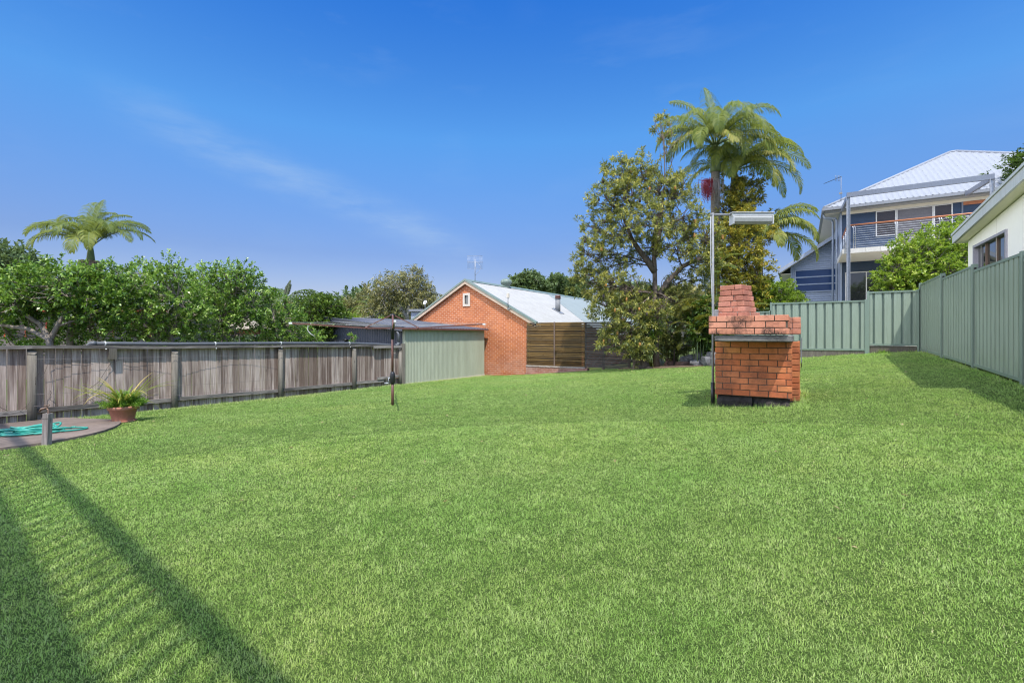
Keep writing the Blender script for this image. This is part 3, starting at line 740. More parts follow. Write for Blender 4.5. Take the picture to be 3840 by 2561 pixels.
def fence_pipe():
    root = thing('drain_pipe', 'long grey plastic pipe strapped along the top of the paling fence', 'pipe', (fence_x(7), 7, 1.03))
    T = lambda y: float(np.interp(y, FY, FT)) + .042
    y0 = onx(345, 1280, fence_x(4)).y
    mb = MB(); P = [(fence_x(y), y, T(y) + (-.01 if y > 11 else 0)) for y in np.linspace(y0 + .05, 11.55, 22)]
    mb.tube(P, .041, 14); mb.build('pipe', M['pvc'], root)
    mb = MB(); mb.tube([(fence_x(y0) + .0, y0 + .07, T(y0)), (fence_x(y0), y0 + .03, T(y0)), (fence_x(y0) - .02, y0, T(y0) - .004), (fence_x(y0) - .075, y0 - .015, T(y0) - .03), (fence_x(y0) - .13, y0 - .015, T(y0) - .09)], .048, 14)
    mb.build('elbow', M['pvc'], root)
    e = P[-1]
    mb = MB(); mb.tube([(e[0], e[1] - .05, e[2]), (e[0], e[1] + .05, e[2]), (e[0] + .0, e[1] + .1, e[2] + .03), (e[0], e[1] + .12, e[2] + .09)], .05, 14); mb.build('elbow', M['pvc'], root)
    mb = MB(); mb.tube([(e[0], e[1] + .12, e[2] + .06), (e[0], e[1] + .12, e[2] + .40), (e[0] - .06, e[1] + .12, e[2] + .47)], .043, 14); mb.build('riser', M['pvc'], root)
    for px in (393, 806, 1052, 1310):
        y = onx(px, 1290, fence_x(6)).y; y = onx(px, 1290, fence_x(y)).y
        mb = MB(); n = 16; x = fence_x(y); z = T(y); P = []
        for k in range(n):
            a = -math.pi * .35 + (math.pi * 1.7) * k / (n - 1); P.append((x + .046 * math.cos(a), z + .046 * math.sin(a)))
        P = [(x + .07, z - .12)] + P
        for a, b in zip(P[:-1], P[1:]): mb.bar((a[0], y, a[1]), (b[0], y, b[1]), .022, .006, up=(0, 0, 1) if abs(b[1] - a[1]) < abs(b[0] - a[0]) else (1, 0, 0))
        mb.build('strap', M['strap'], root)
fence_pipe()

# ------------------------------------------------------------------ things on the patio
def potted_plant():
    rng = np.random.default_rng(8)
    p = ong(462, 1582); p.z += .035 if in_poly(np.array(p.x), np.array(p.y), PATIO) else 0
    root = thing('potted_plant', 'green ferny plant with long strappy leaves in a terracotta pot by the fence', 'potted plant', p)
    c = Vector(p); D = (Vector((p.x, p.y, 0))).length; k = D / 9.6 * 1.0
    mb = MB(); mb.lathe(c, [(0, .002), (.17, .002), (.195, .035), (.18, .036), (.16, .012), (0, .012)], 32); mb.build('saucer', M['terracotta'], root)
    mb = MB(); mb.lathe(c, [(0, .014), (.15, .014), (.155, .03), (.2, .225), (.222, .23), (.228, .275), (.224, .29), (.205, .29), (.2, .25), (0, .25)], 32); mb.build('pot', M['terracotta'], root)
    top = c + Vector((0, 0, .25))
    rgt = Vector((CS, SN, 0))
    # asparagus fern: plumes of short needles
    C, Dv = [], []
    for i in range(95):
        a = rng.uniform(0, 2 * np.pi); el = rng.uniform(.5, 1.5); L = rng.uniform(.14, .34)
        d = np.array([math.cos(a) * math.cos(el), math.sin(a) * math.cos(el), math.sin(el)])
        q = np.array(top) + np.array([d[0], d[1], 0]) * .1 + np.array(rgt) * rng.uniform(-.1, .16)
        for s in np.linspace(0, 1, 12):
            C.append(q + d * L * s + np.array([0, 0, -.42 * (L * s) ** 1.6 * (2 - el)])); Dv.append(d + rng.normal(0, .3, 3))
    V, F, t = leaf_quads(rng, np.array(C), unit(np.array(Dv)), 10, .05, .009, .03, 1.1, .05, 0, .55, .2)
    np_mesh('fern_foliage', V, F, t, M['fern'], root)
    # strappy leaves
    for i in range(34):
        a = rng.uniform(0, 2 * np.pi); el = rng.uniform(.75, 1.45); L = rng.uniform(.55, .95); dr = rng.uniform(.6, 2.4)
        if i < 4: a = YAW + math.pi + rng.normal(0, .3); el = .75; L = .85; dr = .5
        elif i < 7: a = YAW + rng.normal(0, .3); el = .95; L = .85; dr = .3
        n = 9; P = [np.array(top) + np.array([math.cos(a), math.sin(a), 0]) * .06]; e = el
        for j in range(n): P.append(P[-1] + np.array([math.cos(a) * math.cos(e), math.sin(a) * math.cos(e), math.sin(e)]) * L / n); e -= dr / n
        sd = np.array([-math.sin(a), math.cos(a), 0]); mb = MB(); vs = []
        for j, q in enumerate(P):
            w = .019 * math.sin(math.pi * (.22 + .77 * j / n)); vs += [q - sd * w, q + np.array([0, 0, -.004]), q + sd * w]
        fs = [(3*j+u, 3*j+u+1, 3*j+u+4, 3*j+u+3) for j in range(n) for u in (0, 1)]
        mb.add(vs, fs, 0, float(np.clip(rng.normal(.6, .22), 0, 1))); mb.build('strap_leaf', M['strap_leaf'], root)
potted_plant()

def garden_tap():
    b = ong(176, 1668)
    root = thing('garden_tap', 'brass garden tap on a short weathered timber stake at the patio edge', 'tap', b)
    sc = math.hypot(b.x, b.y) * 0 + (b - Vector((0, 0, EYE))).dot(Vector((-SN, CS, 0))) / FPX
    H = 118 * sc; w = 22 * sc
    r = Vector((CS, SN, 0)); f = Vector((-SN, CS, 0))
    mb = MB(); mb.bar(b - Vector((0, 0, .1)) - r * .01, b + Vector((0, 0, H)) + r * .012, w, w * .8, up=f, tint=.6); mb.build('stake', M['stake'], root)
    t = b + Vector((0, 0, H))
    tp = thing_part = MB(); tp.tube([t + r * .02 + Vector((0, 0, -.25)), t + r * .02 + Vector((0, 0, .05)), t - r * .01 + Vector((0, 0, .07)), t - r * .075 + Vector((0, 0, .055)), t - r * .1 + Vector((0, 0, .025))], [.011, .012, .016, .015, .012], 10)
    tp.tube([t + r * .0 + Vector((0, 0, .06)), t + Vector((0, 0, .1))], [.012, .008], 10)
    tap = tp.build('tap', M['brass'], root)
    mb = MB(); mb.tube([t - r * .035 + Vector((0, 0, .105)), t + r * .035 + Vector((0, 0, .105))], .006, 8); mb.tube([t - f * .035 + Vector((0, 0, .105)), t + f * .035 + Vector((0, 0, .105))], .006, 8); mb.build('handle', M['brass'], tap)
    mb = MB()
    for k in range(3):
        z = t.z - .06 - k * .006
        ring = [Vector((t.x, t.y, z)) + r * a * (w * .52) + f * c * (w * .42) for a, c in ((-1, -1), (1, -1), (1, 1), (-1, 1), (-1, -1))]
        mb.tube(ring, .002, 5)
    mb.build('tie_wire', M['old_wire'], root)
garden_tap()

def hose():
    rng = np.random.default_rng(21)
    c = ong(118, 1632); r = Vector((CS, SN, 0)); f = Vector((-SN, CS, 0)); P = []
    zb = lambda q: g(q.x, q.y) + .035 + .014
    def add(a, b, lift): q = c + r * a + f * b; q.z = zb(q) + lift; P.append(q)
    add(-.62, -.38, 0); add(-.5, -.34, 0); add(-.35, -.3, 0); add(-.15, -.27, .002)
    n = 7
    for k in range(n):
        ra = .40 + rng.uniform(-.14, .12); rb = .26 + rng.uniform(-.11, .08); ox = rng.uniform(-.07, .1); oy = rng.uniform(-.06, .06)
        for j in range(18):
            a = -math.pi / 2 + 2 * math.pi * j / 18
            add(ox + ra * math.cos(a), oy + rb * math.sin(a), .01 + .018 * k * (.55 + .45 * math.sin(a * 2 + k)))
    for a, b, l in ((.2, -.2, .03), (.45, -.12, .01), (.62, 0, 0), (.72, .15, 0), (.68, .3, 0), (.5, .36, 0), (.3, .38, 0)): add(a, b, l)
    # smooth
    for _ in range(2): P = [P[0]] + [(P[i-1] + P[i] * 2 + P[i+1]) / 4 for i in range(1, len(P) - 1)] + [P[-1]]
    Q2 = []
    for i in range(len(P) - 1):
        p0, p1, p2, p3 = P[max(i-1, 0)], P[i], P[i+1], P[min(i+2, len(P)-1)]
        for s in (0, .33, .67):
            Q2.append(.5 * ((2*p1) + (p2-p0)*s + (2*p0-5*p1+4*p2-p3)*s*s + (3*p1-p0-3*p2+p3)*s**3))
    Q2.append(P[-1])
    root = thing('garden_hose', 'coiled teal green garden hose lying on the concrete patio', 'garden hose', (c.x, c.y, zb(c) - .014))
    mb = MB(); mb.tube(Q2, .0125, 8); mb.build('hose', M['hose'], root)
    for e, d in ((Q2[-1], (Q2[-1] - Q2[-3]).normalized()), (Q2[0], (Q2[0] - Q2[2]).normalized())):
        mb = MB(); mb.tube([e - d * .03, e + d * .02, e + d * .06], [.017, .019, .016], 10); mb.build('connector', M['hose'] if e is Q2[-1] else M['black'], root)
hose()

# ------------------------------------------------------------------ rotary clothes line
def clothes_line():
    b = ong(1472, 1519); Zb = -b.x * SN + b.y * CS; s = Zb / FPX
    root = thing('rotary_clothes_line', 'brown rotary clothes line with white cords standing on the lawn', 'clothes line', b)
    hub = b + Vector((0, 0, (1519 - 1231) * s)); head = b + Vector((0, 0, (1519 - 1183) * s)); crank = b + Vector((0, 0, (1519 - 1418) * s))
    up = Vector((0, 0, 1))
    mb = MB(); mb.tube([b - up * .1, crank], .027, 14); mb.build('lower_post', M['brown'], root)
    mb = MB(); mb.tube([crank, hub], .024, 14); mb.build('upper_post', M['brown'], root)
    mb = MB(); mb.tube([crank - up * .12, crank - up * .09, crank + up * .04, crank + up * .10, crank + up * .13], [.034, .05, .052, .045, .03], 16); cb = mb.build('winding_box', M['black'], root)
    r = Vector((CS, SN, 0)); f = Vector((-SN, CS, 0))
    mb = MB(); mb.tube([crank - r * .04, crank - r * .085], .016, 10); mb.tube([crank - r * .08, crank - r * .085 - up * .1, crank - r * .085 - up * .1], .011, 8); mb.tube([crank - r * .07 - up * .1, crank - r * .16 - up * .1], .013, 10); mb.build('crank_handle', M['galv'], cb)
    mb = MB(); mb.tube([hub - up * .22, hub - up * .04, hub + up * .02], [.03, .034, .05], 14); mb.tube([hub, head - up * .02], .017, 10); mb.tube([head - up * .03, head + up * .015, head + up * .03], [.05, .055, .02], 14); mb.build('head', M['black'], root)
    toward = Vector((b.x, b.y, 0)).normalized(); side = Vector((toward.y, -toward.x, 0))
    dirs = [(-toward * 1 + side * .02).normalized(), side, toward, -side]
    Ls = [1.86, 1.84, 1.86, 1.86]; lift = .09
    tips = []
    for d, L in zip(dirs, Ls):
        tip = hub + d * L + up * lift; tips.append(tip); jt = hub + d * L * .27 + up * .0
        mb = MB(); mb.bar(hub + d * .04, jt, .032, .026); mb.bar(jt, tip, .03, .026); a = mb.build('arm', M['brown'], root)
        mb = MB(); mb.bar(tip - d * .01, tip + d * .05, .036, .034); mb.build('end_cap', M['strap'], a)
        mb = MB(); mb.bar(head - d * -.04, jt + up * .02, .03, .022); mb.tube([jt - up * .02, jt + up * .03], .022, 8); mb.build('strut', M['brown'], root)
    for fr in (.99, .82, .65, .48):
        P = [hub + (t - hub) * fr + up * .016 for t in tips]
        for i in range(4):
            a, c = P[i], P[(i + 1) % 4]; mb = MB()
            mb.tube([a.lerp(c, q) - up * .012 * math.sin(math.pi * q) for q in np.linspace(0, 1, 6)], .0011, 4, tint=.6); mb.build('line', M['wire'], root)
    t = tips[3]; q = [t + side * .34, t + side * .29 - up * .05, t + side * .28 - up * .13, t + side * .33 - up * .2, t + side * .40 - up * .25]
    mb = MB(); mb.tube(q, .008, 6); mb.build('loose_cord', M['wire'], root)
    for tp, d in ((tips[1], dirs[1]), (tips[0], dirs[0])):
        mb = MB(); mb.tube([tp + d * .02, tp + d * .05 - up * .03, tp + d * .03 - up * .07], .0035, 5); mb.tube([tp - d * .1 + up * .02, tp - d * .14 - up * .02, tp - d * .12 - up * .06], .0035, 5); mb.build('loose_cord', M['wire'], root)
clothes_line()

# ------------------------------------------------------------------ garage on the left boundary
def corr(L, pitch, amp, seg=8):
    n = int(L / pitch * seg); return [(L * i / n, amp * .5 * math.cos(2 * math.pi * i / seg)) for i in range(n + 1)]
def garage():
    x0, y0, y1 = -11.8, 11.92, 16.72; xl = -16.4
    zb0, zb1 = g(x0, y0) + .0, g(x0, y1) + .0
    root = thing('garage', 'low garage with pale green corrugated side wall and slate grey end', 'garage', ((x0 + xl) / 2, (y0 + y1) / 2, g(-13, 14)))
    ztop = 1.50
    mb = MB(); L = y1 - y0
    mb.sheet((x0, y0, 0), (0, 1, 0), (0, 0, 1), (1, 0, 0), L, corr(L, .0762, .019, 8), lambda t: zb0 + (zb1 - zb0) * t / L + .01, lambda t: ztop)
    # screw rows
    for zz in (.62, -.28):
        for k in range(int(L / .183)): mb.box((x0 + .008, y0 + .09 + k * .183, zz - .006), (x0 + .016, y0 + .102 + k * .183, zz + .006), 0, .2)
    mb.build('side_wall', M['garage_green'], root)
    mb = MB(); mb.box((x0 - .05, y1, -.7), (xl, y1 + .02, 1.5)); mb.box((xl - .02, y0 + .02, -.7), (xl, y1, 1.9)); mb.build('back_wall', M['garage_grey'], root)
    mb = MB(); mb.box((x0 + .022, y0 + .0, zb0 - .05), (x0 + .035, y1, zb0 + .0)); mb.prism([(x0 + .02, y0, zb0 - .03), (x0 + .02, y1, zb1 - .03), (x0 + .02, y1, zb1 + .02), (x0 + .02, y0, zb0 + .02)], (.02, 0, 0)); mb.build('base_angle', M['frame_cream'], root)
    slope = (1.97 - 1.50) / (x0 - xl)
    mb = MB(); W = x0 - xl
    mb.sheet((xl, y0, 0), (1, 0, 0), (0, 0, 1), (0, -1, 0), W, corr(W, .0915, .02, 8), lambda t: -.6, lambda t: 1.965 - slope * t)
    mb.build('end_wall', M['garage_grey'], root)
    mb = MB(); mb.box((x0 - .10, y0 - .02, -.5), (x0 + .02, y0 + .012, 1.5)); mb.build('corner_trim', M['garage_green'], root)
    ya, yb, xr, xq = y0 - .28, y1 + .12, x0 + .14, xl - .1
    zr = lambda x: 1.525 + slope * (x0 - x)
    mb = MB(); Ly = yb - ya
    pr = []; n = int(Ly / .19)
    for i in range(n):
        t = i * Ly / n; p = Ly / n
        pr += [(t, 0), (t + p * .55, 0), (t + p * .65, .03), (t + p * .85, .03), (t + p * .95, 0)]
    pr.append((Ly, 0))
    d = Vector((xq - xr, 0, zr(xq) - zr(xr))); dl = d.length; d.normalize()
    mb.sheet((xr, ya, zr(xr)), (0, 1, 0), d, (d.cross(Vector((0, 1, 0))) * -1 if d.cross(Vector((0, 1, 0))).z < 0 else d.cross(Vector((0, 1, 0)))), Ly, pr, lambda t: 0, lambda t: dl)
    mb.build('roof', M['garage_grey'], root)
    mb = MB(); mb.prism([(xr, ya - .01, zr(xr) - .10), (xq, ya - .01, zr(xq) - .10), (xq, ya - .01, zr(xq) + .05), (xr, ya - .01, zr(xr) + .05)], (0, .02, 0)); mb.prism([(xr, ya - .03, zr(xr) + .03), (xq, ya - .03, zr(xq) + .03), (xq, ya - .03, zr(xq) + .055), (xr, ya - .03, zr(xr) + .055)], (0, .14, 0)); mb.build('barge_trim', M['garage_grey'], root)
    mb = MB(); mb.box((xr - .002, ya, zr(xr) - .05), (xr + .018, yb, zr(xr) + .012)); mb.build('eave_trim', M['brown'], root)
    mb = MB(); p = ony(1297, 1277, y0 - .05); mb.lathe((p.x, y0 - .06, p.z - .2), [(.05, 0), (.05, .2), (.085, .2), (.085, .25), (0, .26)], 16); mb.build('vent', M['black'], root)
garage()

# ------------------------------------------------------------------ brick house at the back left
def brick_house():
    y0 = 17.0; xr, xl, xc = -9.76, -16.22, -12.99; p = .545
    zc = 3.62; zw = lambda x: zc - p * abs(x - xc)
    root = thing('brick_house', 'orange brick house with gable end and white metal roof', 'house', (xc, 20, g(xc, 20)))
    zb = -.95
    mb = MB()
    wx0, wx1, wz0, wz1 = -13.13, -12.82, 2.63, 3.13
    xs_ = [xl, wx0, wx1, xr]
    # gable wall built as strips around the window opening
    def strip(a, b, lo, hi): mb.add([(a, y0, lo(a)), (b, y0, lo(b)), (b, y0, hi(b)), (a, y0, hi(a))], [(0, 1, 2, 3)])
    bot = lambda x: zb
    strip(xl, wx0, bot, zw); strip(wx1, xr, bot, zw); strip(wx0, wx1, bot, lambda x: wz0)
    mb.add([(wx0, y0, wz1), (wx1, y0, wz1), (wx1, y0, zw(wx1)), (xc, y0, zc), (wx0, y0, zw(wx0))], [(0, 1, 2, 3, 4)])
    for a, b in (((wx0, wz0), (wx0, wz1)), ((wx1, wz1), (wx1, wz0)), ((wx1, wz0), (wx0, wz0)), ((wx0, wz1), (wx1, wz1))):
        mb.add([(a[0], y0, a[1]), (b[0], y0, b[1]), (b[0], y0 + .1, b[1]), (a[0], y0 + .1, a[1])], [(0, 1, 2, 3)])
    mb.build('gable_wall', M['house_brick'], root)
    mb = MB(); mb.add([(xr, y0, zb), (xr, 31, zb), (xr, 31, 1.85), (xr, y0, 1.85)], [(0, 1, 2, 3)]); mb.add([(xl, y0, zb), (xl, 31, zb), (xl, 31, 1.85), (xl, y0, 1.85)], [(0, 3, 2, 1)])
    mb.add([(xl, 31, zb), (xr, 31, zb), (xr, 31, 1.85), (xl, 31, 1.85)], [(0, 3, 2, 1)]); mb.build('side_wall', M['house_brick'], root)
    # window
    mb = MB(); t = .05
    for a, b in (((wx0 - .045, wz0 - .05), (wx1 + .045, wz0 + t)), ((wx0 - .045, wz1 - t), (wx1 + .045, wz1 + .045)), ((wx0 - .045, wz0 + t), (wx0 + t, wz1 - t)), ((wx1 - t, wz0 + t), (wx1 + .045, wz1 - t))):
        mb.box((a[0], y0 - .03, a[1]), (b[0], y0 + .05, b[1]))
    w = mb.build('window', M['frame_cream'], root)
    mb = MB(); mb.box((wx0 + .05, y0 + .03, wz0 + .05), (wx1 - .05, y0 + .045, wz1 - .05)); mb.build('pane', M['glass'], w)
    # roof
    ov = .09; hx = 3.68; zr = lambda x: zc + .16 - p * abs(x - xc)
    yS = y0 - ov
    yRidge, yEave = 24.8, 22.4
    def roof_side(sg, yr, ye, pitch, amp, name, mat, ys_r=yS, ys_e=yS):
        mb = MB(); vs = []; fs = []
        sl = Vector((sg * hx, 0, -p * hx)); nrm = Vector((sg * p, 0, 1)).normalized()
        L = max(yr, ye) - min(ys_r, ys_e); n = int(L / pitch * 6)
        a0 = min(ys_r, ys_e)
        prev = None
        for i in range(n + 1):
            y = a0 + L * i / n; o = amp * .5 * math.cos(2 * math.pi * i / 6)
            # start of this column along the slope (0 ridge .. 1 eave)
            lo, hi = 0., 1.
            if ys_r != ys_e:
                s = (y - ys_r) / (ys_e - ys_r)
                if ys_e < ys_r: lo = max(lo, min(1, s)) if s > 0 else 0; 
            if yr != ye:
                s = (y - yr) / (ye - yr)
                if ye < yr and s < 1: hi = min(1, max(0, s))
            if name == 'g' : pass
            vs += [Vector((xc, y, zr(xc))) + sl * lo + nrm * o, Vector((xc, y, zr(xc))) + sl * hi + nrm * o]
        fs = [(2*i, 2*i+2, 2*i+3, 2*i+1) for i in range(n)]
        mb.add(vs, fs); return mb.build('roof', mat, root)
    roof_side(1, yRidge, yEave, .076 * 1.4, .02, 'w', M['roof_white'])
    roof_side(-1, yRidge, yRidge, .076 * 1.4, .02, 'w', M['roof_white'])
    # grey-green newer roof section behind, hipped at its far end
    mb = MB()
    A = Vector((xc, yRidge, zr(xc) + .0)); B = Vector((xc + hx, yEave, zr(xc + hx)))
    A2 = Vector((xc, 31.0, zr(xc))); B2 = Vector((xc + hx + .9, 34.6, zr(xc + hx) - .4)); B1 = Vector((xc + hx + .9, 22.9, zr(xc + hx + .9)))
    C2 = Vector((xc - hx, 34.6, zr(xc + hx)))
    up = Vector((0, 0, .012))
    mb.add([A + up, B + up, B1 + up, B2 + up, A2 + up], [(0, 1, 2, 3, 4)]); mb.add([A2 + up, B2 + up, C2 + up], [(0, 1, 2)]); mb.add([A + up, A2 + up, C2 + up, Vector((xc - hx, yRidge, zr(xc - hx))) + up], [(0, 1, 2, 3)])
    mb.build('roof', M['roof_green'], root)
    mb = MB(); mb.prism([(xc - .2, yS - .02, zr(xc) - .08), (xc, yS - .02, zr(xc) + .045), (xc + .2, yS - .02, zr(xc) - .08), (xc, yS - .02, zr(xc) - .005)], (0, 14.4, 0)); mb.build('ridge_cap', M['trim_green'], root)
    for sg in (-1, 1):
        e = Vector((xc + sg * (hx + .02), yS, zr(xc + hx) - .0)); a = Vector((xc, yS, zr(xc)))
        mb = MB(); mb.prism([a + Vector((0, -.03, -.19)), e + Vector((0, -.03, -.19)), e + Vector((0, -.03, -.045)), a + Vector((0, -.03, -.045))], (0, .04, 0)); mb.build('barge_board', M['barge'], root)
        mb = MB(); mb.prism([a + Vector((0, -.05, -.045)), e + Vector((0, -.05, -.045)), e + Vector((0, -.05, .05)), a + Vector((0, -.05, .05))], (0, .16, 0)); mb.build('barge_capping', M['trim_green'], root)
        mb = MB(); mb.prism([a + Vector((0, .01, -.17)), e + Vector((0, .01, -.17)), e + Vector((0, .01, -.15)), a + Vector((0, .01, -.15))], (0, ov - .01, 0)); mb.build('soffit', M['barge'], root)
    mb = MB(); e = Vector((xc + hx, yS, zr(xc + hx)))
    mb.box((e.x - .02, yS - .02, e.z - .13), (e.x + .10, yEave + .1, e.z + .0)); mb.build('gutter', M['trim_green'], root)
    mb = MB(); mb.box((e.x - .35, yS + .02, e.z - .2), (e.x - .03, yEave, e.z - .14)); mb.build('soffit', M['barge'], root)
    # flue
    s = .62; f0 = onx(2090, 1160, -10.4); f0 = Vector((-10.6, onx(2092, 1165, -10.6).y, 0)); f0.z = zr(f0.x)
    k = 20 * (-f0.x * SN + f0.y * CS) / FPX
    hgt = 48 * (-f0.x * SN + f0.y * CS) / FPX; rr = .5 * 19 * (-f0.x * SN + f0.y * CS) / FPX
    mb = MB(); mb.tube([f0 - Vector((0, 0, .1)), f0 + Vector((0, 0, hgt))], rr, 20); fl = mb.build('flue', M['galv_dull'], root)
    mb = MB(); mb.tube([f0 + Vector((0, 0, hgt)), f0 + Vector((0, 0, hgt + .04))], [rr * 1.25, rr * 1.25], 20); mb.tube([f0 + Vector((0, 0, hgt + .04)), f0 + Vector((0, 0, hgt + .17))], [rr * 1.05, rr * 1.1], 20, tint=.2); mb.build('cowl', M['brown'], fl)
    mb = MB(); d = Vector((1, 0, -p)).normalized(); mb.bar(f0 - d * .28 + Vector((0, 0, .02)), f0 + d * .3 + Vector((0, 0, .02)), .42, .035, up=(p, 0, 1)); mb.build('flashing', M['gutter_grey'], fl)
    # roof ventilator on the ridge
    v = Vector((xc + .05, onx(1895, 1080, xc).y, zr(xc)))
    prof = [(.19, -.1), (.19, .06), (.25, .10), (.285, .2), (.26, .3), (.16, .37), (0, .39)]
    mb = MB(); mb.lathe(v, prof, 24)
    for k in range(20):
        a = 2 * math.pi * k / 20
        mb.tube([v + Vector((math.cos(a) * r_ * 1.01, math.sin(a) * r_ * 1.01, z_)) for r_, z_ in prof[2:6]], .008, 4)
    mb.build('roof_ventilator', M['trim_green'], root)
    # small box aerial fixed on the barge
    q = ony(1905, 1140, yS - .07); z_ = zr(q.x)
    mb = MB(); mb.tube([(q.x, q.y, z_ - .1), (q.x, q.y, z_ + .4)], .017, 8); mb.box((q.x - .03, q.y - .01, z_ - .14), (q.x + .09, q.y + .05, z_ - .06)); br = mb.build('bracket', M['galv_dull'], root)
    mb = MB(); mb.cbox((q.x - .055, q.y - .04, z_ + .36), (q.x + .055, q.y + .04, z_ + .55), .008); mb.build('sensor_box', M['frame_cream'], br)
    # tv aerial
    ax = Vector((xc + .1, onx(1775, 1040, xc).y, zr(xc))); Zx = -ax.x * SN + ax.y * CS; sc = Zx / FPX
    aer = thing('tv_antenna', 'pale grid shaped television antenna on the ridge of the brick house', 'antenna', ax)
    top = ax + Vector((0, 0, 70 * sc)); rg = Vector((CS, SN, 0))
    mb = MB(); mb.tube([ax - Vector((0, 0, .05)), top + Vector((0, 0, 10 * sc))], .016, 8); mb.build('mast', M['galv'], aer)
    mb = MB(); hw, hh = 29 * sc, 24 * sc; c = top + Vector((0, 0, 0 * sc))
    for k in range(14):
        o = -hw + 2 * hw * k / 13; mb.tube([c + rg * o + Vector((0, 0, -hh)), c + rg * o + Vector((0, 0, hh))], .004, 4)
    for zz in (-hh, hh): mb.tube([c - rg * hw + Vector((0, 0, zz)), c + rg * hw + Vector((0, 0, zz))], .005, 4)
    mb.build('reflector_grid', M['galv'], aer)
    mb = MB(); mb.tube([c - rg * hw, c + rg * hw], .011, 6)
    for k in range(4): mb.tube([c + rg * (-hw * .7 + k * hw * .45), c + rg * (-hw * .7 + k * hw * .45) + Vector((SN * .12, -CS * .12, 0))], .008, 5)
    mb.tube([c + rg * .1, c + rg * .28 + Vector((0, 0, -.2)), c + rg * .2 + Vector((0, 0, -.42)), c + Vector((.02, 0, -.6))], .007, 5); mb.build('boom', M['galv'], aer)
brick_house()

def grey_building():
    a = at(1541, 1168, 26); b = at(1660, 1168, 26); zt = a.z
    gx = (a.x + b.x) / 2; root = thing('flat_roof_building', 'pale grey flat roofed building half hidden behind the brick gable', 'building', (gx, (a.y + b.y) / 2, g(gx, (a.y + b.y) / 2) - .1))
    d = (b - a).normalized(); n = Vector((-d.y, d.x, 0))
    bz = root.location.z
    mb = MB(); mb.prism([Vector((a.x, a.y, bz)), Vector((b.x, b.y, bz)), Vector((b.x, b.y, zt)), Vector((a.x, a.y, zt))], n * 4); mb.build('wall', M['powder_grey'], root)
    mb = MB(); mb.prism([a - d * .1 + Vector((0, 0, 0.004)) - n * .15, b - n * .15 + Vector((0, 0, .004)), b - n * .15 + Vector((0, 0, .12)), a - d * .1 - n * .15 + Vector((0, 0, .12))], n * 4.3); mb.build('fascia', M['gutter_grey'], root)
    c = at(1594, 1163, 25.9); c.z = zt + .12
    dish = thing('satellite_dish', 'small white satellite dish on the flat roof behind the brick gable', 'satellite dish', c)
    mb = MB(); mb.tube([c, c + Vector((0, 0, .37))], .018, 8); mb.build('mount', M['galv'], dish)
    mb = MB(); q = c + Vector((0, 0, .38)); n_ = Vector((SN * .6 - .3, -CS, .45)).normalized(); u = n_.cross(Vector((0, 0, 1))).normalized(); w = n_.cross(u)
    vs = [q - n_ * .03]; fs = []
    for j, r_ in enumerate((.05, .09, .13)):
        for k in range(20): t = 2 * math.pi * k / 20; vs.append(q + (u * math.cos(t) + w * math.sin(t)) * r_ + n_ * (r_ * r_ * 2.2 - .03))
    fs = [(0, 1 + k, 1 + (k+1) % 20) for k in range(20)] + [(1+j*20+k, 1+j*20+(k+1) % 20, 21+j*20+(k+1) % 20, 21+j*20+k) for j in range(2) for k in range(20)]
    mb.add(vs, fs, smooth=True); mb.build('reflector', M['white_paint'], dish)
    mb = MB(); mb.tube([q + w * .11, q + n_ * .12], .008, 6); mb.build('feed_arm', M['galv'], dish)
grey_building()

